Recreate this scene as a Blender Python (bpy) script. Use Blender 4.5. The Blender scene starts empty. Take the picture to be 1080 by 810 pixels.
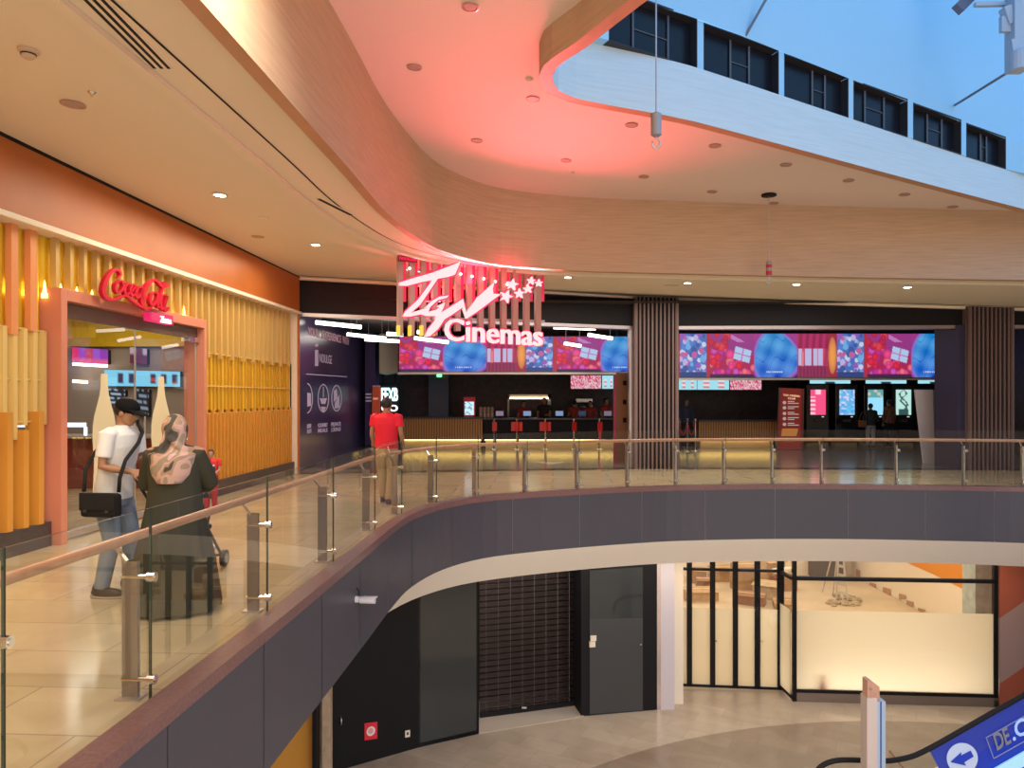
import bpy, bmesh, math, random
from mathutils import Vector, Matrix
from mathutils.geometry import tessellate_polygon
random.seed(7)
S = bpy.context.scene
COL = S.collection
PI = math.pi
# ------------------------------------------------------------------ camera
F = 780.0; CX = 540.0; HY = 420.0; EYE = 1.7      # focal length in pixels of the 1080x810 frame, horizon row, eye height
cam_d = bpy.data.cameras.new('camera'); cam = bpy.data.objects.new('camera', cam_d); COL.objects.link(cam)
cam.location = (0, 0, EYE); cam.rotation_euler = (PI/2, 0, 0)
cam_d.sensor_width = 36; cam_d.lens = 36*F/1080; cam_d.shift_y = 15/1080; cam_d.clip_end = 300; cam_d.clip_start = .05
S.camera = cam
# ------------------------------------------------------------------ world, exposure
w = bpy.data.worlds.new('sky'); S.world = w; w.use_nodes = True
bg = w.node_tree.nodes['Background']; bg.inputs[0].default_value = (0.20, 0.52, 1.0, 1); bg.inputs[1].default_value = 1.6
S.view_settings.view_transform = 'Standard'; S.view_settings.look = 'None'
S.view_settings.gamma = 1; S.view_settings.use_curve_mapping = False
S.view_settings.exposure = 0.0
S.cycles.max_bounces = 8; S.cycles.diffuse_bounces = 5; S.cycles.transparent_max_bounces = 16
S.cycles.use_denoising = True; S.cycles.sample_clamp_indirect = 4
S.cycles.caustics_reflective = False; S.cycles.caustics_refractive = False

def area(name, loc, target, size, power, color, size_y=None, shape=None, spread=None, parent=None):
    l = bpy.data.lights.new(name, 'AREA'); l.energy = power; l.color = color; l.size = size
    if size_y: l.shape = 'RECTANGLE'; l.size_y = size_y
    if shape: l.shape = shape
    if spread: l.spread = spread
    o = bpy.data.objects.new(name, l); COL.objects.link(o)
    o.location = loc; d = Vector(target) - Vector(loc)
    o.rotation_euler = d.to_track_quat('-Z', 'Y').to_euler()
    if parent: o.parent = parent; o.matrix_parent_inverse = Matrix.Translation(parent.location).inverted()
    return o
WARM = (1, .87, .66); CREAM = (1, .91, .78)
# area lights added to fill the mall storeys around the void, without fixtures
area('upper_fill', (2.5, -3.0, 5.3), (2.5, -1.5, 0), 8, 650, CREAM, 4)
area('near_fill', (-3.6, 3.0, 4.28), (-3.6, 3.0, 0), 1.6, 170, WARM, 7)
area('shop_side_fill', (-3.9, 11.5, 4.3), (-3.9, 11.5, 0), 1.2, 150, WARM, 6)
area('lobby_edge_fill', (4.5, 16.0, 3.98), (4.5, 16.0, 0), 11, 230, CREAM, 1.6)
area('lobby_fill', (4, 22.5, 3.94), (4, 22.6, 0), 14, 120, CREAM, 4)
area('lower_storey_light', (3.5, 7.0, -1.2), (3.5, 9, -5), 5, 170, CREAM, 5)
area('lower_gallery_light', (4.0, 15.3, -1.62), (4, 15.0, -5), 13, 110, CREAM, .8)
area('opposite_low_fill', (5, -5.8, -3.0), (5, 10, -2.2), 14, 760, CREAM, 3.2)  # added panel behind the viewer, lights the cove and mirrors in the glass
area('opposite_high_fill', (6, -5.8, 3.4), (4, 14, 3.4), 14, 330, CREAM, 3.0)  # added unseen panel behind the viewer, level light across the void

area('bulkhead_wash_light', (-.7, 3.9, 5.35), (-1.95, 4.9, 4.35), .25, 26, CREAM, spread=1.1)
# ------------------------------------------------------------------ materials
MATS = {}
def mat(name, col, rough=.5, metal=0, emit=None, es=0, noise=0, nscale=8, stretch=(1, 1, 1), bump=0, spec=.5, coat=0, trans=0, alpha=1, ior=1.45):
    if name in MATS: return MATS[name]
    m = bpy.data.materials.new(name); m.use_nodes = True
    nt = m.node_tree; b = nt.nodes['Principled BSDF']
    b.inputs['Base Color'].default_value = (*col, 1); b.inputs['Roughness'].default_value = rough
    b.inputs['Metallic'].default_value = metal; b.inputs['Specular IOR Level'].default_value = spec
    b.inputs['Coat Weight'].default_value = coat; b.inputs['Transmission Weight'].default_value = trans
    b.inputs['Alpha'].default_value = alpha; b.inputs['IOR'].default_value = ior
    if emit: b.inputs['Emission Color'].default_value = (*emit, 1); b.inputs['Emission Strength'].default_value = es
    if noise or bump:
        tc = nt.nodes.new('ShaderNodeTexCoord'); mp = nt.nodes.new('ShaderNodeMapping'); mp.inputs['Scale'].default_value = stretch
        nz = nt.nodes.new('ShaderNodeTexNoise'); nz.inputs['Scale'].default_value = nscale; nz.inputs['Detail'].default_value = 5
        nt.links.new(tc.outputs['Object'], mp.inputs[0]); nt.links.new(mp.outputs[0], nz.inputs[0])
        if noise:
            r = nt.nodes.new('ShaderNodeValToRGB')
            r.color_ramp.elements[0].position = .3; r.color_ramp.elements[1].position = .7
            r.color_ramp.elements[0].color = (*[c*(1-noise) for c in col], 1); r.color_ramp.elements[1].color = (*[min(1, c*(1+noise)) for c in col], 1)
            nt.links.new(nz.outputs[0], r.inputs[0]); nt.links.new(r.outputs[0], b.inputs['Base Color'])
        if bump:
            bp = nt.nodes.new('ShaderNodeBump'); bp.inputs['Strength'].default_value = bump; bp.inputs['Distance'].default_value = .02
            nt.links.new(nz.outputs[0], bp.inputs['Height']); nt.links.new(bp.outputs[0], b.inputs['Normal'])
    MATS[name] = m
    return m
def tile_mat(name, c1, c2, mortar, sx, sy, rough, rot=0, msize=.006, bump=.0, ring=None):
    m = bpy.data.materials.new(name); m.use_nodes = True; nt = m.node_tree; b = nt.nodes['Principled BSDF']
    tc = nt.nodes.new('ShaderNodeTexCoord'); mp = nt.nodes.new('ShaderNodeMapping'); mp.inputs['Rotation'].default_value = (0, 0, rot)
    br = nt.nodes.new('ShaderNodeTexBrick'); br.offset = .5
    br.inputs['Scale'].default_value = 1; br.inputs['Brick Width'].default_value = sx; br.inputs['Row Height'].default_value = sy
    br.inputs['Mortar Size'].default_value = msize; br.inputs['Color1'].default_value = (*c1, 1); br.inputs['Color2'].default_value = (*c2, 1); br.inputs['Mortar'].default_value = (*mortar, 1)
    nz = nt.nodes.new('ShaderNodeTexNoise'); nz.inputs['Scale'].default_value = 1.3; nz.inputs['Detail'].default_value = 8; nz.inputs['Distortion'].default_value = 1.2
    mx = nt.nodes.new('ShaderNodeMix'); mx.data_type = 'RGBA'; mx.blend_type = 'MULTIPLY'; mx.inputs[0].default_value = 1
    r = nt.nodes.new('ShaderNodeValToRGB'); r.color_ramp.elements[0].position = .3; r.color_ramp.elements[1].position = .75
    r.color_ramp.elements[0].color = (.78, .76, .74, 1); r.color_ramp.elements[1].color = (1, 1, 1, 1)
    L = nt.links.new
    L(tc.outputs['Object'], mp.inputs[0]); L(mp.outputs[0], br.inputs[0]); L(mp.outputs[0], nz.inputs[0]); L(nz.outputs[0], r.inputs[0])
    L(br.outputs[0], mx.inputs[6]); L(r.outputs[0], mx.inputs[7])
    out = mx.outputs[2]
    if ring:      # a darker stone band laid around the void: centre, radii, colour
        (cx, cy), r0, r1, rc = ring
        sb = nt.nodes.new('ShaderNodeVectorMath'); sb.operation = 'DISTANCE'; sb.inputs[1].default_value = (cx, cy, 0)
        L(tc.outputs['Object'], sb.inputs[0])
        g = nt.nodes.new('ShaderNodeMath'); g.operation = 'GREATER_THAN'; g.inputs[1].default_value = r0
        l = nt.nodes.new('ShaderNodeMath'); l.operation = 'LESS_THAN'; l.inputs[1].default_value = r1
        k = nt.nodes.new('ShaderNodeMath'); k.operation = 'MULTIPLY'
        L(sb.outputs['Value'], g.inputs[0]); L(sb.outputs['Value'], l.inputs[0]); L(g.outputs[0], k.inputs[0]); L(l.outputs[0], k.inputs[1])
        m2 = nt.nodes.new('ShaderNodeMix'); m2.data_type = 'RGBA'; m2.blend_type = 'MULTIPLY'; m2.inputs[7].default_value = (*rc, 1)
        L(k.outputs[0], m2.inputs[0]); L(out, m2.inputs[6]); out = m2.outputs[2]
    L(out, b.inputs['Base Color']); b.inputs['Roughness'].default_value = rough
    MATS[name] = m
    return m
def glow(name, col, s): return mat(name, (.02, .02, .02), .6, emit=col, es=s)

m_ceil = mat('cream_plaster', (.78, .69, .54), .8)
m_ceil_up = mat('upper_plaster', (.80, .68, .60), .85)
m_cream = mat('cream_paint', (.85, .74, .60), .6)
m_wood = mat('light_wood_veneer', (.55, .38, .25), .5, noise=.10, nscale=3, stretch=(.6, .6, 14))
m_wood_lip = mat('wood_veneer_lip', (.50, .27, .15), .5, noise=.08, nscale=3)
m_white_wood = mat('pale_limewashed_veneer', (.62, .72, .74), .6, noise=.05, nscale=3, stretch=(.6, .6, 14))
m_blue_wall = mat('sky_tinted_wall', (.38, .66, .84), .8)  # blue of the sky on a white wall, put into the colour
m_floor = tile_mat('beige_floor_tile', (.66, .54, .34), (.60, .49, .30), (.40, .32, .21), 1.2, .6, .13, rot=.055)
m_floor_low = tile_mat('grey_beige_stone_tile', (.62, .50, .37), (.52, .41, .30), (.46, .37, .28), .9, .45, .3, rot=.5, ring=((7.5, 5.0), 9.7, 11.5, (.60, .56, .53)))
m_fascia = mat('dark_grey_panel', (.074, .070, .086), .42)
m_black = mat('matt_black_paint', (.009, .008, .010), .6, spec=.25)
m_blackgloss = mat('black_gloss', (.012, .012, .014), .12)
m_darkwall = mat('charcoal_wall', (.03, .027, .03), .6)
m_stone_red = mat('reddish_granite_kerb', (.22, .11, .10), .3, noise=.2, nscale=40)
m_stone_dark = mat('dark_stone', (.07, .055, .055), .3, noise=.2, nscale=20)
m_steel = mat('brushed_steel', (.66, .60, .56), .38, .85)
m_chrome = mat('chrome', (.75, .75, .75), .12, 1)
m_glass = mat('clear_glass', (.93, .97, .96), .0, trans=1, ior=1.12, spec=.5)
def glass_mat(name, tint, gloss, grey):
    m = bpy.data.materials.new(name); m.use_nodes = True; nt = m.node_tree; nt.nodes.clear()
    o = nt.nodes.new('ShaderNodeOutputMaterial'); mx = nt.nodes.new('ShaderNodeMixShader'); t = nt.nodes.new('ShaderNodeBsdfTransparent'); g = nt.nodes.new('ShaderNodeBsdfGlossy')
    t.inputs[0].default_value = (*tint, 1); g.inputs['Roughness'].default_value = gloss; g.inputs[0].default_value = (*grey, 1)
    lw_ = nt.nodes.new('ShaderNodeLayerWeight'); lw_.inputs[0].default_value = .5
    pw_ = nt.nodes.new('ShaderNodeMath'); pw_.operation = 'POWER'; pw_.inputs[1].default_value = 4; ma_ = nt.nodes.new('ShaderNodeMath'); ma_.operation = 'MULTIPLY_ADD'; ma_.inputs[1].default_value = .75; ma_.inputs[2].default_value = .055
    L = nt.links.new; L(lw_.outputs['Facing'], pw_.inputs[0]); L(pw_.outputs[0], ma_.inputs[0]); L(ma_.outputs[0], mx.inputs[0]); L(t.outputs[0], mx.inputs[1]); L(g.outputs[0], mx.inputs[2]); L(mx.outputs[0], o.inputs[0])
    MATS[name] = m; return m
m_glass = glass_mat('clear_glass', (.93, .96, .95), .0, (1, 1, 1))
m_orange = mat('orange_satin_panel', (.44, .13, .028), .42, noise=.06, nscale=2)
m_gold = mat('gold_ribbed_panel', (.86, .52, .02), .35, metal=.2)
m_salmon = mat('pink_lit_fin', (.80, .32, .12), .45)  # pink light on the fin fronts is put into this colour
m_yfin = mat('pale_yellow_fin', (.78, .56, .20), .45)
m_ofin = mat('orange_fin', (.66, .30, .045), .45)
m_pinkframe = mat('salmon_portal_frame', (.66, .25, .16), .3)
m_rail = mat('varnished_timber_rail', (.55, .29, .16), .25, noise=.1, nscale=10)

# ------------------------------------------------------------------ mesh helpers
class MB:
    def __init__(s): s.v = []; s.f = []; s.m = []
    def poly(s, pts, mi=0):
        n = len(s.v); s.v += [tuple(p) for p in pts]; s.f.append(list(range(n, n+len(pts)))); s.m.append(mi)
    def box(s, x0, x1, y0, y1, z0, z1, mi=0, mtx=None):
        c = [Vector((x, y, z)) for z in (z0, z1) for x, y in ((x0, y0), (x1, y0), (x1, y1), (x0, y1))]
        if mtx: c = [mtx @ p for p in c]
        n = len(s.v); s.v += [tuple(p) for p in c]
        for f in ((3, 2, 1, 0), (4, 5, 6, 7), (0, 1, 5, 4), (1, 2, 6, 5), (2, 3, 7, 6), (3, 0, 4, 7)): s.f.append([n+i for i in f]); s.m.append(mi)
    def bar(s, a, b, wx, wz, mi=0, up=(0, 0, 1)):       # rectangular bar from a to b
        a = Vector(a); b = Vector(b); d = (b-a); L = d.length; d.normalize(); up = Vector(up)
        if abs(d.dot(up)) > .98: up = Vector((1, 0, 0))
        sx = d.cross(up).normalized(); uz = sx.cross(d)
        c = [p + sx*i*wx/2 + uz*j*wz/2 for p in (a, b) for i, j in ((-1, -1), (1, -1), (1, 1), (-1, 1))]
        n = len(s.v); s.v += [tuple(p) for p in c]
        for f in ((3, 2, 1, 0), (4, 5, 6, 7), (0, 1, 5, 4), (1, 2, 6, 5), (2, 3, 7, 6), (3, 0, 4, 7)): s.f.append([n+i for i in f]); s.m.append(mi)
    def tube(s, pts, r, n=10, mi=0, cap=True, flat=None):
        pts = [Vector(p) for p in pts]; rs = r if isinstance(r, (list, tuple)) else [r]*len(pts)
        base = len(s.v); prev = None
        for i, p in enumerate(pts):
            d = (pts[min(i+1, len(pts)-1)] - pts[max(i-1, 0)]).normalized()
            if prev is None:
                u = Vector((0, 0, 1)) if abs(d.z) < .9 else Vector((0, 1, 0))
                u = (u - d*u.dot(d)).normalized()
            else: u = (prev - d*prev.dot(d)).normalized()
            prev = u; v = d.cross(u)
            for k in range(n):
                a = 2*PI*k/n; s.v.append(tuple(p + u*math.cos(a)*rs[i] + v*math.sin(a)*rs[i]*(flat or 1)))
        for i in range(len(pts)-1):
            for k in range(n):
                a = base+i*n+k; b = base+i*n+(k+1) % n; s.f.append([a, b, b+n, a+n]); s.m.append(mi)
        if cap:
            s.f.append([base+k for k in range(n)][::-1]); s.m.append(mi)
            e = base+(len(pts)-1)*n; s.f.append([e+k for k in range(n)]); s.m.append(mi)
    def cyl(s, a, b, r, n=20, mi=0): s.tube([a, b], r, n, mi)
    def lathe(s, c, prof, n=24, mi=0):                  # prof: (r, z) list about the vertical through c
        base = len(s.v); c = Vector(c)
        for r, z in prof:
            for k in range(n):
                a = 2*PI*k/n; s.v.append((c.x+r*math.cos(a), c.y+r*math.sin(a), c.z+z))
        for i in range(len(prof)-1):
            for k in range(n):
                a = base+i*n+k; b = base+i*n+(k+1) % n; s.f.append([a, b, b+n, a+n]); s.m.append(mi)
        s.f.append([base+k for k in range(n)][::-1]); s.m.append(mi)
        e = base+(len(prof)-1)*n; s.f.append([e+k for k in range(n)]); s.m.append(mi)
    def ell(s, c, r, nu=16, nv=10, mi=0, mtx=None):
        base = len(s.v); c = Vector(c)
        for i in range(nv+1):
            t = PI*(i+.001)/(nv+.002)
            for k in range(nu):
                a = 2*PI*k/nu; p = Vector((r[0]*math.sin(t)*math.cos(a), r[1]*math.sin(t)*math.sin(a), r[2]*math.cos(t)))
                if mtx: p = mtx @ p
                s.v.append(tuple(c+p))
        for i in range(nv):
            for k in range(nu):
                a = base+i*nu+k; b = base+i*nu+(k+1) % nu; s.f.append([b, a, a+nu, b+nu]); s.m.append(mi)
        s.f.append([base+k for k in range(nu)]); s.m.append(mi)
        e = base+nv*nu; s.f.append([e+k for k in range(nu)][::-1]); s.m.append(mi)
    def loft(s, rings, n=20, mi=0):                     # rings: list of (centre, rx, ry[, power]) horizontal
        base = len(s.v)
        for c, rx, ry in rings:
            for k in range(n):
                a = 2*PI*k/n; s.v.append((c[0]+rx*math.cos(a), c[1]+ry*math.sin(a), c[2]))
        for i in range(len(rings)-1):
            for k in range(n):
                a = base+i*n+k; b = base+i*n+(k+1) % n; s.f.append([a, b, b+n, a+n]); s.m.append(mi)
        s.f.append([base+k for k in range(n)][::-1]); s.m.append(mi)
        e = base+(len(rings)-1)*n; s.f.append([e+k for k in range(n)]); s.m.append(mi)
    def prism(s, pts, off, mi=0):                       # closed polygon of 3-D points, thickened by the vector off
        pts = [Vector(p) for p in pts]; off = Vector(off); n = len(pts); b = len(s.v)
        s.v += [tuple(p) for p in pts] + [tuple(p+off) for p in pts]
        for t in tessellate_polygon([pts]):
            s.f.append([b+i for i in t]); s.m.append(mi); s.f.append([b+n+i for i in t][::-1]); s.m.append(mi)
        for i in range(n):
            j = (i+1) % n; s.f.append([b+i, b+j, b+n+j, b+n+i]); s.m.append(mi)
    def ribbon(s, A, B, mi=0, closed=False):            # quads between two equal point lists
        b = len(s.v); n = len(A); s.v += [tuple(p) for p in A] + [tuple(p) for p in B]
        for i in range(n-1): s.f.append([b+i, b+i+1, b+n+i+1, b+n+i]); s.m.append(mi)
    def mesh(s, name, org=(0, 0, 0)):
        me = bpy.data.meshes.new(name); o = Vector(org)
        me.from_pydata([tuple(Vector(v)-o) for v in s.v], [], s.f); me.polygons.foreach_set('material_index', s.m); me.update()
        return me
    def build(s, name, mats, parent=None, smooth=False, bevel=0, fix=True):
        org = parent_org(parent)
        me = s.mesh(name, org)
        if fix:
            bm = bmesh.new(); bm.from_mesh(me); bmesh.ops.recalc_face_normals(bm, faces=bm.faces); bm.to_mesh(me); bm.free()
        return link(name, me, mats, parent, smooth, bevel)
def parent_org(p):
    o = Vector((0, 0, 0))
    while p: o += p.location; p = p.parent
    return o
def link(name, me, mats, parent=None, smooth=False, bevel=0):
    for m in (mats if isinstance(mats, (list, tuple)) else [mats]): me.materials.append(m)
    o = bpy.data.objects.new(name, me); COL.objects.link(o)
    if parent: o.parent = parent
    if smooth: me.polygons.foreach_set('use_smooth', [True]*len(me.polygons))
    if bevel:
        md = o.modifiers.new('bevel', 'BEVEL'); md.width = bevel; md.segments = 2; md.limit_method = 'ANGLE'
    return o
def tag(o, label=None, cat=None, group=None, kind=None):
    if label: o['label'] = label
    if cat: o['category'] = cat
    if group: o['group'] = group
    if kind: o['kind'] = kind
    return o
def thing(name, label, cat, loc=(0, 0, 0), rz=0, group=None):
    o = bpy.data.objects.new(name, None); COL.objects.link(o); o.location = loc; o.rotation_euler = (0, 0, rz); o.empty_display_size = .1
    return tag(o, label, cat, group)
def dup(o, loc=None, rz=None, label=None, parent=None):
    c = o.copy(); COL.objects.link(c)
    if parent: c.parent = parent
    if loc is not None: c.location = loc
    if rz is not None: c.rotation_euler = (0, 0, rz)
    if label: c['label'] = label
    for ch in [q for q in bpy.data.objects if q.parent == o]: dup(ch, parent=c)
    return c
def struct(o, label=None):
    o['kind'] = 'structure'
    if label: o['label'] = label
    return o

# ------------------------------------------------------------------ pixel to place
def ray(px, py): return Vector(((px-CX)/F, 1, (HY-py)/F))
def at(px, py, d): r = ray(px, py); return Vector((r.x*d, d, EYE+r.z*d))
def ground(px, py, z=0): r = ray(px, py); t = (z-EYE)/r.z; return Vector((r.x*t, t, z))
def onwall(px, py, P0, P1, off=0):                      # vertical plane through two floor points
    (x0, y0), (x1, y1) = P0, P1; dx, dy = x1-x0, y1-y0; L = math.hypot(dx, dy); nx, ny = dy/L, -dx/L
    if nx*(-x0)+ny*(-y0) < 0: nx, ny = -nx, -ny         # normal towards the viewer's side
    r = ray(px, py); c = nx*x0+ny*y0+off
    t = c/(nx*r.x+ny*r.y)
    return Vector((r.x*t, r.y*t, EYE+r.z*t))
def wnormal(P0, P1):
    (x0, y0), (x1, y1) = P0, P1; L = math.hypot(x1-x0, y1-y0); nx, ny = (y1-y0)/L, -(x1-x0)/L
    if nx*(-x0)+ny*(-y0) < 0: nx, ny = -nx, -ny
    return Vector((nx, ny, 0))
zc = lambda x: 4.26-.035*x                              # ring ceiling
zu = lambda x: 5.55-.053*x                              # upper ceiling
def onceil(px, py, k0, k1, dz=0):                       # plane z = k0 + k1 x
    r = ray(px, py); t = (k0+dz-EYE)/(r.z-k1*r.x); return Vector((r.x*t, t, EYE+r.z*t))
def smooth_path(P, step=.25):
    out = []
    for i in range(len(P)-1):
        p0 = Vector(P[max(i-1, 0)]); p1 = Vector(P[i]); p2 = Vector(P[i+1]); p3 = Vector(P[min(i+2, len(P)-1)])
        n = max(2, int((p2-p1).length/step))
        for k in range(n):
            t = k/n
            out.append(.5*((2*p1)+(p2-p0)*t+(2*p0-5*p1+4*p2-p3)*t*t+(3*p1-p0-3*p2+p3)*t**3))
    out.append(Vector(P[-1])); return out
def offset(path, d):                                    # + = to the left of travel
    out = []
    for i, p in enumerate(path):
        t = path[min(i+1, len(path)-1)]-path[max(i-1, 0)]; t = t/(t.length or 1)
        out.append(p+Vector((-t.y, t.x))*d)
    return out
def V3(path, z): return [Vector((p.x, p.y, z(p.x) if callable(z) else z)) for p in path]
VOID = smooth_path([(-2.45, -4), (-2.22, 0), (-2.0, 4), (-1.78, 8), (-1.70, 9.6), (-1.58, 10.7), (-1.22, 11.8), (-.60, 12.65), (.24, 13.18), (1.18, 13.6), (2.16, 13.96), (3.2, 14.24), (4.8, 14.42), (6.5, 14.42), (8.2, 14.25), (9.7, 14.0), (12, 13.3), (15, 12)])
BULK = smooth_path([(-2.45, -4), (-2.22, 0), (-2.0, 4), (-1.78, 8), (-1.68, 10), (-1.39, 11.8), (-.98, 12.8), (-.2, 13.6), (1.2, 13.9), (2.8, 13.85), (5, 13.7), (8, 13.4), (12, 12.9), (15, 12.3)])
LW = ((-5.9, 0), (-4.978, 16.76))                       # left shop front line
LOW = -5.0
# ================================================================== SETTING
# upper storey floor with the void cut out
mb = MB(); fl = V3(offset(VOID, 0), 0)
mb.prism([(-10.5, -4, 0)]+[(p.x, p.y, 0) for p in fl]+[(15, 30, 0), (-10.5, 30, 0)], (0, 0, -.3))
struct(mb.build('floor', m_floor), 'polished beige tiled floor of the upper storey')
LOW = -5.0
mb = MB(); mb.box(-12, 22, -6, 32, LOW-.3, LOW); struct(mb.build('floor_lower', m_floor_low), 'stone tiled floor of the lower storey')
mb = MB(); mb.poly([(-5.3, 17.0, .003), (3.0, 18.2, .003), (10.75, 17.95, .003), (15.3, 17.8, .003), (15.3, 28.6, .003), (-6, 28.6, .003)]); struct(mb.build('floor_lobby', mat('grey_lobby_stone', (.24, .21, .19), .16, noise=.12, nscale=1.5)), 'grey polished stone floor of the cinema lobby')
# kerb, slab fascia panels and slanting cream cove
mb = MB(); A = offset(VOID, .02); B = offset(VOID, -.15)
mb.ribbon(V3(A, .0), V3(A, .03)); mb.ribbon(V3(A, .03), V3(B, .03)); mb.ribbon(V3(B, .03), V3(B, -.06)); struct(mb.build('trim_1', m_stone_red), 'reddish granite kerb under the glass balustrade')
mb = MB(); B = offset(VOID, -.14); B2 = offset(VOID, -.125)
mb.ribbon(V3(B2, -.06), V3(B2, -1.0), 1)
acc = 0; start = 0; joints = []
for i in range(1, len(B)):
    acc += (B[i]-B[i-1]).length
    if acc >= 1.22 or i == len(B)-1:
        seg = [p.copy() for p in B[start:i+1]]
        d0 = (seg[1]-seg[0]).normalized(); seg[0] = seg[0]+d0*.006; d1 = (seg[-1]-seg[-2]).normalized(); seg[-1] = seg[-1]-d1*.006
        mb.ribbon(V3(seg, -.06), V3(seg, -1.02)); start = i; acc = 0
struct(mb.build('trim_2', [m_fascia, mat('joint_sealant', (.35, .32, .33), .6)]), 'dark grey panelled slab edge around the void')
mb = MB(); C = offset(VOID, -.14); D = offset(VOID, .46)
mb.ribbon(V3(C, -1.02), V3(D, -1.58)); mb.ribbon(V3(D, -1.58), V3(offset(VOID, .5), -1.58)); struct(mb.build('trim_3', mat('ivory_cove_paint', (.92, .86, .78), .6), smooth=True), 'cream slanting cove under the slab edge')
mb = MB(); mb.poly([(-12, -6, -1.58)]+[tuple(p) for p in V3(offset(VOID, .5), -1.58)]+[(20, 32, -1.58), (-12, 32, -1.58)]); struct(mb.build('ceiling_lower', m_cream), 'ceiling of the lower storey')
# wood bulkhead around the void
mb = MB(); BI = offset(BULK, .13)
zb = lambda x: zc(x)-.12
mb.ribbon(V3(BULK, zb), V3(BULK, lambda x: zu(x)+.0)); mb.ribbon(V3(BULK, zb), V3(BI, zb), 1); mb.ribbon(V3(BI, zb), V3(BI, lambda x: zc(x)+.02), 1)
struct(mb.build('trim_4', [m_wood, m_wood_lip], smooth=False), 'curved light wood bulkhead above the balustrade')
# ring ceiling over the walkway
mb = MB(); mb.poly([(-12, -5, zc(-12)), *[tuple(p) for p in V3(BI, zc)], (16, 19, zc(16)), (-12, 19, zc(-12))]); struct(mb.build('ceiling', m_ceil), 'cream ceiling over the walkway')
# upper ceiling with the rotated rectangular skylight opening
OPEN = smooth_path([(3.7, .8), (2.6, 3.08), (1.7, 4.94), (1.15, 6.08), (.85, 6.70), (.62, 7.18), (.33, 7.72), (.33, 8.2), (.65, 8.62), (1.85, 9.02), (2.55, 9.32), (4.85, 10.45), (6.6, 11.3), (8.5, 12.2)], .2)
OPEN = [Vector((5.7, -3.4))]+OPEN+[Vector((9.6, 12.4)), Vector((12.5, 12.4))]
mb = MB(); mb.poly([(p.x, p.y, zu(p.x)) for p in BULK]+[(p.x, p.y, zu(p.x)) for p in [Vector((12.5, 12.4))]+OPEN[::-1][1:]]); struct(mb.build('ceiling_upper', m_ceil_up), 'pink lit upper ceiling around the skylight')
mb = MB(); OI = offset(OPEN, -.14)
zl = lambda x: zu(x)-.36
mb.ribbon(V3(OPEN, zu), V3(OPEN, zl)); mb.ribbon(V3(OPEN, zl), V3(OI, zl), 1)
struct(mb.build('trim_5', [m_wood, m_wood_lip], smooth=False), 'wood downstand edge around the skylight opening')
WB = ((1.85-.0, 9.02-.16), (8.5-.0, 12.2-.16))         # line of the wall above the skylight edge
zw = lambda x: 5.90-.073*x
zwt = lambda x: 6.54-.093*x
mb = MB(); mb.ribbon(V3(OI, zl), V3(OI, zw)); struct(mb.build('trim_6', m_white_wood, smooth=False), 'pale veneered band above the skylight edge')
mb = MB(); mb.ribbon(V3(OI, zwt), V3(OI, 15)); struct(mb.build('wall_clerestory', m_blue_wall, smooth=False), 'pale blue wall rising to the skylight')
# clerestory windows between band and blue wall
nB = wnormal(*WB)
wins = [(642, 735.5), (742, 821.5), (827, 895), (900, 957.5), (963, 1014), (1019, 1061)]
mb = MB(); mfr = MB()
edges = []
def wpt(px, z):
    p = onwall(px, 100, *WB); return Vector((p.x, p.y, z(p.x)))
prev = None; HW = .66
for k, (a, b) in enumerate(wins):
    A0 = wpt(a, zw); B0 = wpt(b, zw); HW = zwt(B0.x)-B0.z+.03
    if prev is not None: # mullion pier
        mfr.prism([prev, A0, A0-nB*.14, prev-nB*.14], (0, 0, HW))
    else:
        mfr.prism([Vector((-.4, 7.9, zw(0))), A0, A0-nB*.14, Vector((-.6, 8.4, zw(0)))], (0, 0, HW))
    prev = B0
    wn = MB()
    wn.prism([A0-nB*.125, B0-nB*.125, B0-nB*.145, A0-nB*.145], (0, 0, HW))
    o = struct(wn.build('window_%d' % (k+1), mat('unlit_window', (.012, .013, .018), .3, spec=.3)), 'dark clerestory window in the wall under the skylight')
    fr = MB(); m1 = A0.lerp(B0, .32+.1*(k % 3)); m2 = A0.lerp(B0, .72-.05*(k % 2))
    for q in (m1, m2): fr.box(-.012, .012, -.012, .012, 0, HW-.03, 0, Matrix.Translation(q-nB*.11))
    fr.bar(m1-nB*.115+Vector((0, 0, .3)), m2-nB*.115+Vector((0, 0, .3)), .012, .01)
    struct(fr.build('window_frame', mat('dark_window_bar', (.10, .11, .13), .5), o))
    rv = MB(); e_ = (B0-A0).normalized()*.012; rv.prism([A0, A0+e_, A0+e_-nB*.12, A0-nB*.12], (0, 0, HW-.03)); rv.prism([B0, B0-e_, B0-e_-nB*.12, B0-nB*.12], (0, 0, HW-.03)); rv.prism([A0, B0, B0-nB*.14, A0-nB*.14], (0, 0, .012)); rv.prism([A0+Vector((0, 0, HW-.02)), B0+Vector((0, 0, HW-.02)), B0-nB*.14+Vector((0, 0, HW-.02)), A0-nB*.14+Vector((0, 0, HW-.02))], (0, 0, .02)); struct(rv.build('window_sill', m_darkwall, o))
endp = OI[-1]
mfr.prism([prev, Vector((9.5, 12.25, zw(9.5))), Vector((9.3, 12.8, zw(9.5))), prev-nB*.14], (0, 0, HW))
struct(mfr.build('trim_7', m_blue_wall), 'pale blue piers between the clerestory windows')
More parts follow.
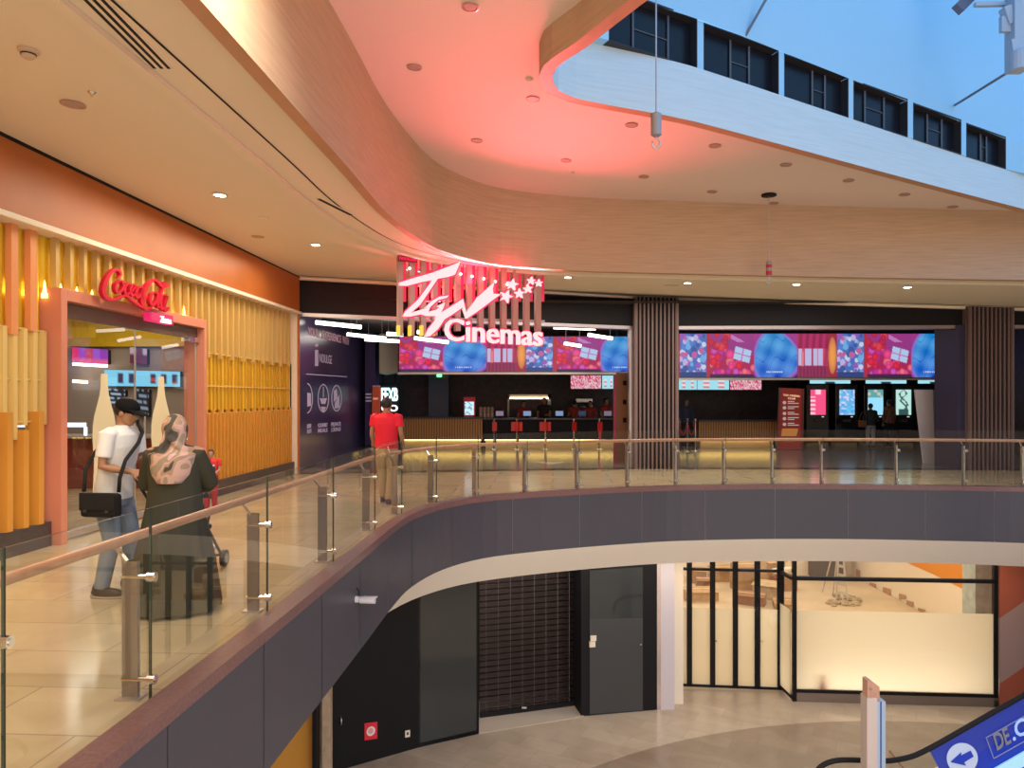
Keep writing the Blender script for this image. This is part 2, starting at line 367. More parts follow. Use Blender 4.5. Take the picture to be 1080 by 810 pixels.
# enclosing shell
mb = MB(); mb.box(-12, 22, -6.2, -6, LOW, 6); struct(mb.build('wall_back', m_cream), 'wall behind the viewer')
mb = MB(); mb.box(20, 20.2, -6, 32, LOW, 6.5); struct(mb.build('wall_right', m_cream), 'far right wall')
mb = MB(); mb.poly([(12.5, -6, 4.9), (20, -6, 4.6), (20, 20, 4.6), (12.5, 20, 4.9)]); mb.poly([(-12, -6, 5.8), (5.7, -6, 5.8), (5.7, -3.4, 5.6), (-2.4, -3.4, 5.8), (-12, -3.4, 5.8)]); struct(mb.build('ceiling_side', m_cream), 'ceiling beyond the skylight')
mb = MB(); mb.box(-12.2, -12, -6, 32, LOW, 6.5); struct(mb.build('wall_far_left', m_cream), 'outer left wall')
mb = MB(); mb.box(-12, 20, 32, 32.2, LOW, 6); struct(mb.build('wall_far', m_darkwall), 'outer far wall')
# ceiling details: dark slot and pinkish step
sl = offset(BULK, .70); sl2 = offset(BULK, .725)
mb = MB(); mb.ribbon(V3(sl, lambda x: zc(x)-.004), V3(sl2, lambda x: zc(x)-.004)); struct(mb.build('trim_8', m_black), 'thin dark slot in the walkway ceiling')
st = offset(BULK, 1.02); st2 = offset(BULK, 1.14)
mb = MB(); mb.ribbon(V3(st, lambda x: zc(x)-.003), V3(st, lambda x: zc(x)-.05)); mb.ribbon(V3(st, lambda x: zc(x)-.05), V3(st2, lambda x: zc(x)-.05)); mb.ribbon(V3(st2, lambda x: zc(x)-.05), V3(st2, lambda x: zc(x)-.003)); struct(mb.build('trim_9', m_ceil), 'shallow curved step in the walkway ceiling')
# ================================================================== BALUSTRADE
def along(path, px):                                    # parameter point on a path seen at column px
    k = (px-CX)/F; best = None
    for i in range(len(path)-1):
        a, b = path[i], path[i+1]; fa = a.x-k*a.y; fb = b.x-k*b.y
        if fa*fb <= 0 and a.y > .3:
            t = fa/(fa-fb+1e-12); return i+t
    return None
def pathpt(path, u):
    i = min(int(u), len(path)-2); return path[i].lerp(path[i+1], u-i)
POSTS = offset(VOID, .17); GL = offset(VOID, .05); RL = offset(VOID, .26)
us = [along(POSTS, px) for px in (138, 267, 340, 386, 416, 454, 500, 553, 608, 661, 712, 763, 814, 866, 945, 1016, 1078)]
us0 = along(GL, 5); us = [us0-6.0, us0] + us
bal = thing('glass_balustrade', 'long curved glass balustrade with timber handrail around the void', 'balustrade', (-1.9, 6, 0))
ends = [0.0]+us+[len(VOID)-1.001]
for k in range(len(ends)-1):
    u0, u1 = ends[k], ends[k+1]
    pts = [pathpt(GL, u0)]+[GL[i] for i in range(int(u0)+1, int(u1)+1)]+[pathpt(GL, u1)]
    if len(pts) < 2: continue
    d = (pts[1]-pts[0]).normalized()*.006; pts[0] = pts[0]+d; d = (pts[-1]-pts[-2]).normalized()*.006; pts[-1] = pts[-1]-d
    q = offset(pts, .012); g = MB()
    loop = [tuple((p.x, p.y)) for p in pts]+[tuple((p.x, p.y)) for p in q[::-1]]
    n = len(pts)
    A0 = V3(pts, .0); A1 = V3(pts, 1.08); B0 = V3(q, .0); B1 = V3(q, 1.08)
    g.ribbon(A0, A1); 
    o = g.build('glass_panel', m_glass, bal, smooth=True)
    e = MB(); 
    for X, Y in ((A0, A1), (B0, B1)): pass
    e.ribbon(V3(pts, 1.08), V3(q, 1.08))
    for X0, X1 in ((A0[0], B0[0]), (A0[-1], B0[-1])): e.poly([X0, X1, X1+Vector((0, 0, 1.08)), X0+Vector((0, 0, 1.08))])
    e.build('polished_edge', mat('green_glass_edge', (.04, .065, .055), .2), o)
hp = [pathpt(RL, u) for u in [i*1.0 for i in range(len(RL)-1)]]
mb = MB(); mb.tube(V3(hp, .88), .030, 12); mb.build('handrail', m_rail, bal, smooth=True)
for u in us:
    p = pathpt(POSTS, u); p2 = pathpt(POSTS, min(u+.3, len(POSTS)-1.01)); t = (p2-p).normalized(); nrm = Vector((-t.y, t.x))  # away from void
    M = Matrix(((t.x, nrm.x, 0, p.x), (t.y, nrm.y, 0, p.y), (0, 0, 1, 0), (0, 0, 0, 1)))
    mb = MB(); mb.box(-.014, .014, -.045, .045, .0, .78, 0, M); mb.box(-.014, .014, -.045, .045, 0, .78, 0, M @ Matrix.Translation((.0, 0, 0)))
    mb.box(-.05, .05, -.07, .07, 0, .012, 0, M)
    po = mb.build('post', m_steel, bal)
    br = MB(); a = M @ Vector((0, .02, .77)); b = M @ Vector((0, .09, .86)); br.bar(a, b, .03, .012); br.bar(M @ Vector((-.03, .09, .855)), M @ Vector((.03, .09, .855)), .03, .008); br.build('rail_bracket', m_chrome, po)
    for z in (.11, .69):
        c = MB(); c.tube([M @ Vector((.0, .05, z)), M @ Vector((0, -.15, z))], .016, 12); c.tube([M @ Vector((.0, -.10, z)), M @ Vector((0, -.145, z))], .028, 12); c.build('glass_clamp', m_chrome, po, smooth=False)
# ================================================================== LEFT SHOP FRONT
def lw(y, off=0, z=0): return Vector((-5.9+.055*y+off, y, z))
nL = wnormal(*LW); tL = Vector((.055, 1, 0)).normalized()
def lwbox(mb, y0, y1, z0, z1, o0, o1, mi=0): mb.prism([lw(y0, o0, z0), lw(y1, o0, z0), lw(y1, o1, z0), lw(y0, o1, z0)], (0, 0, z1-z0), mi)
ye = 16.6
mb = MB(); p = [lw(-4, -.1), lw(ye, -.1), lw(ye, .35), lw(-4, .35)]
b = len(mb.v)
mb.poly([lw(-4, .22, 3.62), lw(ye, .22, 3.62), Vector((*lw(ye, .22).xy, zc(-4.8))), Vector((*lw(-4, .22).xy, zc(-6)))])
mb.poly([lw(-4, .22, 3.62), lw(ye, .22, 3.62), lw(ye, -.3, 3.62), lw(-4, -.3, 3.62)])
mb.poly([lw(ye, .22, 0), lw(ye, -.5, 0), lw(ye, -.5, 4.5), lw(ye, .22, 4.42)])
struct(mb.build('wall_left', m_orange), 'orange band above the slatted shop front')
mb = MB(); lwbox(mb, -4, ye+.02, 3.58, 3.64, .0, .26); struct(mb.build('trim_10', m_cream), 'pale ledge under the orange band')
mb = MB(); mb.poly([lw(-4, .225, 4.40), lw(ye, .225, 4.40), lw(ye, .225, 4.47), lw(-4, .225, 4.47)]); struct(mb.build('trim_11', m_black), 'thin shadow gap line above the orange band')
YA, YB = 8.55, 12.15                                     # doorway span (y on the wall line)
def screen_front(name, label, y0, y1, see_through):
    t = thing(name, label, 'slatted shop front', tuple(lw((y0+y1)/2)))
    pl = MB(); lwbox(pl, y0, y1, 0, .28, -.1, .12); pl.build('plinth', m_stone_dark, t)
    up = MB(); k = 0; y = y0+.05; fw_, fd_ = (.10, .07) if see_through else (.055, .08)
    while y < y1-.08:
        lwbox(up, y, y+fw_, 2.45 - (.06 if k % 2 else 0), 3.58, .02, .02+fd_); y += .29 if see_through else .24; k += 1
    up.build('upper_fins', m_salmon if see_through else mat('tan_fin', (.60, .40, .13), .45), t)
    bk = MB(); y = y0
    while y < y1-.001:                                    # ribbed gold lining: half-round flutes
        y2 = min(y+.145, y1); n = 5; A = []; B = []
        for j in range(n+1):
            a = PI*j/n; yy = y+(y2-y)*(1-math.cos(a))/2; A.append(lw(yy, -.06+.05*math.sin(a), 2.47)); B.append(lw(yy, -.06+.05*math.sin(a), 3.58))
        bk.ribbon(A, B); y = y2
    bk.build('gold_lining', m_gold, t, smooth=False)
    if see_through:
        md = MB(); y = y0+.05; k = 0
        while y < y1-.05: lwbox(md, y, y+.06, 1.25 if k % 2 else 1.4, 2.47, -.02, .08); y += .155; k += 1
        md.build('middle_fins', m_yfin, t)
        lo = MB(); y = y0+.05; k = 0
        while y < y1-.06: lwbox(lo, y, y+.085, .28, 1.55 if k % 2 else 1.35, .0, .14); y += .24; k += 1
        lo.build('lower_fins', m_ofin, t)
    else:
        md = MB(); y = y0
        while y < y1-.001:
            y2 = min(y+.11, y1); ym = (y+y2)/2
            md.poly([lw(y, -.05, 1.42), lw(ym, .02, 1.42), lw(ym, .02, 2.47), lw(y, -.05, 2.47)]); md.poly([lw(ym, .02, 1.42), lw(y2, -.05, 1.42), lw(y2, -.05, 2.47), lw(ym, .02, 2.47)]); y = y2
        md.build('folded_gold_panel', m_gold, t)
        tf = MB(); y = y0+.04
        while y < y1-.03: lwbox(tf, y, y+.018, 1.45, 2.46, .02, .05); y += .145
        tf.build('middle_fins', mat('amber_thin_fin', (.60, .33, .03), .45), t)
        lb = MB(); lb.poly([lw(y0, -.05, .28), lw(y1, -.05, .28), lw(y1, -.05, 1.42), lw(y0, -.05, 1.42)]); lb.build('orange_lining', mat('amber_panel', (.66, .27, .03), .4), t)
        lo = MB(); y = y0+.04; k = 0
        while y < y1-.05: lwbox(lo, y, y+.05, .28, 1.50 if k % 2 else 1.44, -.03, .09); y += .145; k += 1
        lo.build('lower_fins', m_ofin, t)
    ra = MB()
    for z in (2.46, 1.90, 1.43): lwbox(ra, y0, y1, z, z+.018, .03, .055)
    ra.build('cross_rail', m_yfin, t)
    if see_through:                                       # the fins carry on above the door portal
        m = MB(); y = YA+.1
        while y < YB-.08: lwbox(m, y, y+.06, 2.99, 3.58, .02, .09); y += .26
        m.build('fins_over_door', mat('tan_fin', (.60, .40, .13), .45), t)
        bk = MB(); y = YA
        while y < YB-.001:
            y2 = min(y+.145, YB); A = []; B = []
            for j in range(6): a = PI*j/5; yy = y+(y2-y)*(1-math.cos(a))/2; A.append(lw(yy, -.06+.05*math.sin(a), 2.98)); B.append(lw(yy, -.06+.05*math.sin(a), 3.58))
            bk.ribbon(A, B); y = y2
        bk.build('gold_lining', m_gold, t)
    if see_through: return t
    ed = MB(); lwbox(ed, y1-.04, y1+.0, 0, 3.58, -.1, .17); ed.build('end_trim', m_cream if not see_through else m_salmon, t)
    return t
screen_front('slatted_screen', 'open slatted screen of peach, yellow and orange fins left of the glass doors', -4, YA-.02, True)
EXTRA = True
screen_front('slatted_screen', 'gold slatted screen with folded lining right of the glass doors', YB+.02, ye, False)
# little lamps behind the upper fins
gl = None
for i, px in enumerate((11, 29, 47, 64, 81, 97, 186, 194)):
    q = onwall(px, 300+i*3.0 if px < 150 else 330, *LW, off=.03)
    if i == 0:
        gl = thing('uplight', '', 'lamp', q, group='small glowing lamps between the upper fins')
        m = MB(); m.lathe(q+Vector((0, 0, -.09)), [(.035, 0), (.035, .05), (.02, .06), (.012, .16), (.004, .2)], 10); m.build('bulb', glow('lamp_glow', (1, .75, .15), 6), gl); o = gl
    else: o = dup(gl, q)
    o['label'] = 'small glowing yellow lamp between the upper fins, '+['nearest the left edge of the photo', 'second from the left edge of the photo', 'third from the left edge of the photo', 'left of the salmon door portal', 'above the left end of the salmon portal', 'just left of the cola script sign', 'above the portal, right of the script sign', 'above the right corner of the portal'][i]
# doorway frame + glass doors
FO = .22
dr = thing('door_1', 'salmon metal portal with full height glass doors into the shop', None, tuple(lw(YA)))
del dr['label']; struct(dr)
zt = 2.98
mb = MB(); lwbox(mb, YA, YA+.11, 0, zt, -.12, FO); lwbox(mb, YB-.08, YB, 0, zt, -.12, FO); lwbox(mb, YA+.11, YB-.08, zt-.14, zt, -.12, FO); mb.build('door_frame', m_pinkframe, dr, bevel=.006)
gd = MB(); lwbox(gd, YA+.11, YB-.08, 2.66, 2.84, .05, .10); gd.build('transom', mat('dark_bronze', (.14, .09, .06), .4), dr)
ym = onwall(143, 400, *LW, off=.08).y
for a, b in ((YA+.12, ym-.01), (ym+.01, YB-.09)):
    g = MB(); g.poly([lw(a, .08, .02), lw(b, .08, .02), lw(b, .08, 2.66), lw(a, .08, 2.66)]); gp = g.build('glass_door', m_glass, dr)
    e = MB(); lwbox(e, b-.012, b, .02, 2.66, .07, .09); lwbox(e, a, b, .02, .1, .06, .1); e.build('door_rail', m_steel, gp)
    h = MB(); hy = b-.12 if b < ym+.1 else a+.12; h.tube([lw(hy, .14, .8), lw(hy, .14, 1.5)], .015, 10); h.build('handle', m_chrome, gp)
c = MB(); lwbox(c, YB-.45, YB-.09, 2.6, 2.68, .06, .14); c.build('door_closer', m_chrome, dr)
# bottle shaped frosted decals on the doors
def bottle_decal(px, ytop, ybot, wpx, label):
    prof = [(0, .26), (.03, .30), (.10, .32), (.16, .40), (.24, .62), (.32, .86), (.40, .98), (.5, 1.0), (.65, .86), (.8, .92), (.93, 1), (1, .9)]
    L = []; R = []
    for t, ww in prof:
        y = ytop+(ybot-ytop)*t; L.append(onwall(px-wpx*ww/2, y, *LW, off=.088)); R.append(onwall(px+wpx*ww/2, y, *LW, off=.088))
    m = MB(); m.ribbon(L, R); o = m.build('bottle_decal', mat('frosted_vinyl', (.75, .66, .42), .5), dr); o['label'] = label
bottle_decal(110, 394, 535, 25, 'pale frosted bottle shape on the left glass door')
bottle_decal(170, 397, 525, 21, 'pale frosted bottle shape on the right glass door')
# script lettering sign: ribbons along hand-drawn centre lines, thickened
def script(name, parent, m, strokes, wall, off, depth, s=1.0):
    n = wnormal(*wall); mb = MB()
    for pts, wd in strokes:
        P = smooth_path([Vector(p) for p in pts], 1.5)
        L = len(P); W = []
        for i in range(L):
            t = i/(L-1)*(len(wd)-1); k = min(int(t), len(wd)-2); W.append(wd[k]+(wd[k+1]-wd[k])*(t-k))
        A = []; B = []
        for i, p in enumerate(P):
            t = (P[min(i+1, L-1)]-P[max(i-1, 0)]).normalized(); q = Vector((-t.y, t.x))*W[i]/2*s
            A.append(onwall(p.x+q.x, p.y+q.y, *wall, off=off)); B.append(onwall(p.x-q.x, p.y-q.y, *wall, off=off))
        A2 = [a-n*depth for a in A]; B2 = [b-n*depth for b in B]
        mb.ribbon(A, B); mb.ribbon(A, A2); mb.ribbon(B, B2); mb.ribbon(A2, B2)
        mb.poly([A[0], B[0], B2[0], A2[0]]); mb.poly([A[-1], B[-1], B2[-1], A2[-1]])
    return mb.build(name, m, parent)
sgn = thing('shop_sign', 'red cola script lettering sign mounted on top of the salmon door portal', 'sign', onwall(145, 325, *LW, off=.32))
m_red = mat('glossy_red_letter', (.50, .008, .025), .3, emit=(.7, .01, .05), es=.08)
def T(pts, dx=0, dy=0): return [(x+dx, y+dy) for x, y in pts]
# strokes traced from the photograph, pixel frame
coca = [
 ([(127, 287), (123, 285), (117, 289), (112, 298), (110, 308), (113, 315), (120, 317), (128, 314), (134, 313), (142, 319), (152, 326)], [3, 3.4, 4.4, 4.6, 4.2, 3.4, 2.6, 2.6, 3, 3, 1]),
 ([(127, 287), (128, 291), (125, 294)], [3, 2.4, 1]),
 ([(127, 297), (123, 301), (123, 308), (127, 309), (131, 303), (129, 297), (126, 299)], [2.2, 2.6, 2.8, 2.4, 2.6, 2.4, 1.4]),
 ([(138, 301), (135, 300), (132, 306), (134, 312), (139, 308)], [1.8, 2.4, 2.8, 2.4, 1.2]),
 ([(139, 309), (143, 303), (141, 301), (138, 306), (140, 313), (145, 310)], [1.4, 1.8, 2.2, 2.6, 2.4, 1.4]),
 ([(151, 304), (147, 304), (144, 310), (146, 315), (150, 311), (152, 304), (150, 313), (152, 317), (156, 313)], [1.8, 2.4, 2.8, 2.4, 2, 2.4, 2.6, 2.2, 1]),
 ([(167, 298), (163, 296), (157, 301), (152, 311), (151, 321), (155, 327), (161, 324)], [2.6, 3.2, 4.2, 4.6, 4.2, 3.2, 1.4]),
 ([(167, 298), (172, 303), (177, 303), (179, 300)], [2.6, 3.4, 3, 1]),
 ([(166, 309), (161, 311), (159, 319), (162, 323), (166, 318), (167, 311), (163, 310)], [2.2, 2.8, 3, 2.6, 2.6, 2.4, 1.2]),
 ([(175, 298), (172, 306), (168, 318), (167, 325), (171, 324)], [1.6, 2.4, 2.8, 2.6, 1.2]),
 ([(176, 312), (172, 313), (170, 321), (172, 327), (175, 321), (177, 313), (174, 325), (176, 329), (179, 325)], [1.8, 2.6, 2.8, 2.4, 2, 2.4, 2.6, 2.2, 1]),
]
coca = [(T(p, 0, -1), wd) for p, wd in coca]
script('script_letters', sgn, m_red, [(p, [q*.88 for q in wd]) for p, wd in coca], LW, .42, .05)
script('letter_backing', sgn, mat('salmon_return', (.55, .22, .16), .4), [(T(p, -.8, .4), [q*1.15 for q in wd]) for p, wd in coca], LW, .31, .03)
zs = MB(); zn = [onwall(x, y, *LW, off=.40) for x, y in ((160, 329), (183, 333), (183, 343), (160, 338))]; zs.prism(zn, -nL*.12); zs.build('zone_tag', glow('magenta_tag', (.85, .01, .12), 1.0), sgn, bevel=.01)

def text_mesh(txt, bold=0.0):
    c = bpy.data.curves.new('t', 'FONT'); c.body = txt; c.offset = bold; c.resolution_u = 3
    o = bpy.data.objects.new('t', c); COL.objects.link(o); dg = bpy.context.evaluated_depsgraph_get(); dg.update()
    me = bpy.data.meshes.new_from_object(o.evaluated_get(dg)); bpy.data.objects.remove(o); bpy.data.curves.remove(c)
    xs = [v.co.x for v in me.vertices]; ys = [v.co.y for v in me.vertices]
    vs = [((v.co.x-min(xs))/(max(xs)-min(xs) or 1), (v.co.y-min(ys))/(max(ys)-min(ys) or 1)) for v in me.vertices]
    fs = [list(p.vertices) for p in me.polygons]; bpy.data.meshes.remove(me)
    return vs, fs
def text_on(name, txt, m, corners, parent, depth=.02, n=None, bold=0.0):
    """letters stretched between four 3-D corners (top-left, top-right, bottom-right, bottom-left)"""
    vs, fs = text_mesh(txt, bold); tl, tr, br, bl = [Vector(c) for c in corners]
    if n is None: n = (tr-tl).cross(bl-tl).normalized(); n = n if n.dot(Vector((0, 0, EYE))-tl) > 0 else -n
    P = [tl.lerp(tr, u).lerp(bl.lerp(br, u), 1-v) for u, v in vs]
    mb = MB(); b = 0; mb.v = [tuple(p) for p in P]+[tuple(p-n*depth) for p in P]; N = len(P)
    ec = {}
    for f in fs:
        mb.f.append(f); mb.m.append(0); mb.f.append([i+N for i in f][::-1]); mb.m.append(0)
        for i in range(len(f)):
            a, b2 = f[i], f[(i+1) % len(f)]; ec.setdefault((min(a, b2), max(a, b2)), []).append((a, b2))
    for k, l in ec.items():
        if len(l) == 1: a, b2 = l[0]; mb.f.append([b2, a, a+N, b2+N]); mb.m.append(0)
    return mb.build(name, m, parent, fix=False)
text_on('tag_letters', 'Zone', glow('tag_white', (1, .6, .75), 2.5), [onwall(x, y, *LW, off=.42) for x, y in ((170, 333), (181, 335), (181, 342), (170, 340))], sgn, .02, nL, .02)
# ---- shop interior behind the front
mb = MB(); mb.box(-10.4, -10.3, -2, 15.8, 0, 3.6); mb.box(-10.4, -5.15, 15.8, 15.9, 0, 2.8); struct(mb.build('wall_shop', mat('greige_shop_wall', (.42, .34, .28), .6)), 'greige wall inside the drinks shop')
mb = MB(); mb.box(-10.3, -5.15, 15.7, 15.9, 2.8, 3.6); struct(mb.build('trim_12', mat('yellow_bulkhead', (.80, .52, .02), .5)), 'yellow band along the top of the shop wall')
mb = MB(); mb.poly([(-10.4, -2, 3.61), (-5.95, -2, 3.61), (-5.1, 15.8, 3.61), (-10.4, 15.8, 3.61)]); struct(mb.build('ceiling_shop', m_cream), 'ceiling of the drinks shop')
SB = ((-10.3, 15.8), (-5.2, 15.8))
area('shop_light', (-7.6, 12.5, 3.5), (-7.6, 12.5, 0), 1.5, 75, CREAM, 5)
area('shop_light_near', (-7.4, 6.0, 3.5), (-7.4, 6, 0), 1.5, 50, WARM, 5)
def flat_box(name, quad_px, wall, off, depth, m, parent=None):
    n = wnormal(*wall); mb = MB(); mb.prism([onwall(x, y, *wall, off=off) for x, y in quad_px], -n*depth); return mb.build(name, m, parent)
def screen_grid(name, corners, nx, ny, func, strength, parent=None, depth=.06, n=None, rim=None):
    tl, tr, br, bl = [Vector(c) for c in corners]
    org = parent_org(parent); vs = []; cols = []
    for j in range(ny+1):
        for i in range(nx+1):
            u = i/nx; v = j/ny; vs.append(tuple(tl.lerp(tr, u).lerp(bl.lerp(br, u), v)-org)); cols.append(func(u, v))
    fs = [[j*(nx+1)+i, (j+1)*(nx+1)+i, (j+1)*(nx+1)+i+1, j*(nx+1)+i+1] for j in range(ny) for i in range(nx)]
    me = bpy.data.meshes.new(name); me.from_pydata(vs, [], fs)
    at_ = me.color_attributes.new('picture', 'FLOAT_COLOR', 'POINT')
    for i, c in enumerate(cols): at_.data[i].color = (*c, 1)
    key = 'display_%.2f' % strength
    if key not in MATS:
        m = bpy.data.materials.new(key); m.use_nodes = True; nt = m.node_tree; b = nt.nodes['Principled BSDF']; b.inputs['Base Color'].default_value = (.01, .01, .01, 1); b.inputs['Roughness'].default_value = .4
        a = nt.nodes.new('ShaderNodeAttribute'); a.attribute_name = 'picture'; nt.links.new(a.outputs['Color'], b.inputs['Emission Color']); b.inputs['Emission Strength'].default_value = strength; MATS[key] = m
    o = link(name, me, MATS[key], parent)
    return o
def rnd(i, s=0): return random.Random(i*7919+s).random()
def menu_cyan(u, v):
    k = int(u*7); f = u*7-k
    if .25 < f < .7 and .2 < v < .85 and rnd(k, 3) > .25: return (.05, .03, .08) if rnd(k, int(v*4)) > .4 else (.45, .06, .05)
    return (.22, .62, .85)
def shop_screen(px, label, func, s=1.0, nx=42, ny=8, off=.12, wall=SB):
    c = [onwall(x, y, *wall, off=off) for x, y in px]; t = thing('menu_screen', label, 'screen', sum(c, Vector())/4)
    n = wnormal(*wall); b = MB(); b.prism([q-n*.005 for q in c], -n*(.07 if wall is not SB else off-.01)); b.build('housing', m_blackgloss, t)
    screen_grid('display', c, nx, ny, func, s, t)
    if wall is not SB:
        for f in (.2, .8): q = c[0].lerp(c[1], f); h = MB(); h.box(q.x-.015, q.x+.015, q.y+.03, q.y+.06, q.z-.05, 3.99); h.build('hanger', m_black, t)
    return t
shop_screen(((110, 390), (190, 392), (190, 408), (110, 407)), 'long light blue menu screen on the shop wall', menu_cyan, 1.1)
def mag(u, v):
    k = min(4, int(u*5)); return [(.75, .02, .12), (.35, .06, .5), (.55, .05, .12), (.35, .1, .6), (.3, .05, .45)][k] if v < .8 else (.8, .1, .3)
shop_screen(((76, 366), (114, 369), (114, 384), (76, 382)), 'magenta menu screen above a shelf light, seen through left door', mag, 1.0, 20, 5)
for (a, b, lab) in (((77, 384), (113, 386), 'bright tube light under the magenta screen'), ((77, 402), (92, 403), 'short tube light low on the shop wall')):
    m = MB(); A = onwall(*a, *SB, off=.2); B = onwall(*b, *SB, off=.2); m.tube([A, B], .03, 8); tag(m.build('tube_light', glow('tube_glow', (1, .85, .75), 5)), lab, 'light')
def menuboard(u, v):
    if int(v*9) % 2 == 0 and rnd(int(v*9), int(u*5)) > .3: return (.45, .55, .7)
    return (.02, .02, .03)
shop_screen(((114, 410), (132, 411), (132, 432), (114, 430)), 'black menu board with pale lines left of the cap', menuboard, .8, 10, 18)
shop_screen(((144, 410), (157, 411), (157, 440), (144, 438)), 'narrow black menu board beside the door joint', menuboard, .5, 8, 18)
def magpanel(u, v): return (.7, .5, .6) if v < .5 and (u < .4 or u > .7) else (.18, .03, .06)
shop_screen(((137, 366), (155, 368), (155, 384), (137, 383)), 'small pale pink menu screen near the door joint', magpanel, .7, 10, 6)
# counter and display fridge
ct = thing('shop_counter', 'shop service counter with dark red front behind the left door', 'counter', (-8.4, 14.2, 0))
m = MB(); m.box(-10.0, -6.6, 13.9, 14.5, 0, .95); m.build('counter_body', mat('dark_red_panel', (.24, .035, .02), .4), ct, bevel=.01)
m = MB(); m.box(-10.1, -6.5, 13.8, 14.6, .95, 1.0); m.build('worktop', mat('grey_worktop', (.45, .38, .34), .3), ct, bevel=.005)
m = MB(); m.box(-10, -8.0, 13.85, 13.9, 1.16, 1.24); m.box(-8.02, -7.98, 13.85, 13.9, 1.0, 1.16); m.box(-9.9, -9.86, 13.85, 13.9, 1.0, 1.16); m.build('edge_light', glow('counter_edge_glow', (.7, .85, 1), 2), ct)
fr = thing('display_fridge', 'low glass display fridge with grey lid and blue light in the shop', 'fridge', (-7.2, 10.2, 0))
m = MB(); m.box(-7.5, -6.9, 9.75, 10.9, .1, 1.05); m.build('cabinet', mat('fridge_grey', (.35, .31, .3), .4), fr, bevel=.02)
m = MB(); m.box(-6.899, -6.88, 9.8, 10.85, .35, .95); m.build('glass_front', m_blackgloss, fr)
m = MB(); m.tube([(-6.87, 9.8, 1.0), (-6.87, 10.85, 1.0)], .02, 8); m.build('light_strip', glow('fridge_glow', (.7, .85, 1), 3), fr)
for x in (-7.45, -6.95):
    for y in (9.8, 10.85): m = MB(); m.cyl((x, y, 0), (x, y, .1), .03, 10); m.build('foot', m_black, fr)
# ================================================================== CINEMA FRONT
FP = [(-5.0, 16.75), (3.0, 18.0), (10.75, 17.75), (15.5, 17.6)]
def seg_on(px):
    for i in range(len(FP)-1):
        k = (px-CX)/F
        a = FP[i][0]-k*FP[i][1]; b = FP[i+1][0]-k*FP[i+1][1]
        if a <= 0 <= b: return (FP[i], FP[i+1])
    return (FP[0], FP[1]) if px < 500 else (FP[-2], FP[-1])
mb = MB()
P = [Vector(p) for p in FP]; Q = [p+Vector((0, .25)) for p in P]
zfb = lambda x: 3.43+max(0, 3-x)*.024
mb.ribbon(V3(P, zfb), V3(P, lambda x: zc(x)+.02)); mb.ribbon(V3(P, zfb), V3(Q, zfb))
struct(mb.build('wall_cinema_fascia', m_black), 'black fascia above the cinema entrance')
mb = MB(); P1 = [p+Vector((0, -.03)) for p in P]; zfl = lambda x: zfb(x)-.06
mb.ribbon(V3(P1, zfl), V3(P1, lambda x: zfb(x)+.02)); mb.ribbon(V3(P1, zfl), V3(Q, zfl)); struct(mb.build('trim_13', mat('satin_metal_trim', (.42, .36, .36), .3, .8)), 'metal strip under the black fascia')
mb = MB(); P2 = [p+Vector((0, -.12)) for p in P]; mb.ribbon(V3(P2, lambda x: zc(x)-.05), V3(P2, lambda x: zc(x)+.0)); mb.ribbon(V3(P2, lambda x: zc(x)-.05), V3(P, lambda x: zc(x)-.05)); struct(mb.build('trim_14', m_cream), 'pale cornice above the fascia')
mb = MB(); P3 = [p+Vector((0, -.42)) for p in P]; P4 = [p+Vector((0, -.36)) for p in P]; mb.ribbon(V3(P3, lambda x: zc(x)-.004), V3(P4, lambda x: zc(x)-.004)); struct(mb.build('trim_15', m_black), 'dark slot along the ceiling before the fascia')
# dark stone threshold, lobby ceiling, walls
mb = MB(); T0 = [p+Vector((0, -.25)) for p in P]; T1 = [p+Vector((0, .25)) for p in P]; mb.ribbon(V3(T0, .004), V3(T1, .004)); struct(mb.build('trim_16', mat('dark_threshold_stone', (.05, .035, .035), .15)), 'dark stone threshold of the cinema')
mb = MB(); mb.poly([(-5.6, 16.9, 3.98), (15.5, 17.9, 3.98), (15.5, 29.5, 3.98), (-7, 29.5, 3.98)]); struct(mb.build('ceiling_lobby', mat('dark_lobby_ceiling', (.05, .04, .038), .6)), 'dark lobby ceiling')
m_lobbywall = mat('dark_brown_lobby_wall', (.045, .028, .027), .5, noise=.3, nscale=6)
mb = MB(); mb.box(-7, 15.5, 28.6, 28.8, 0, 3.98); struct(mb.build('wall_lobby', m_lobbywall), 'dark back wall of the cinema lobby')
mb = MB(); mb.box(15.3, 15.5, 17.9, 28.6, 0, 3.98); struct(mb.build('wall_lobby_right', m_lobbywall), 'right lobby wall')
# portal jamb at the left end
jm = MB(); jm.box(-5.15, -4.93, 16.62, 16.9, 0, zc(-5)); struct(jm.build('trim_17', m_black), 'black jamb between orange shop and cinema')
jm = MB(); jm.box(-4.93, -4.83, 16.66, 16.85, 0, 4.32); struct(jm.build('trim_18', mat('taupe_metal', (.26, .19, .17), .4)), 'taupe metal edge of the cinema portal')
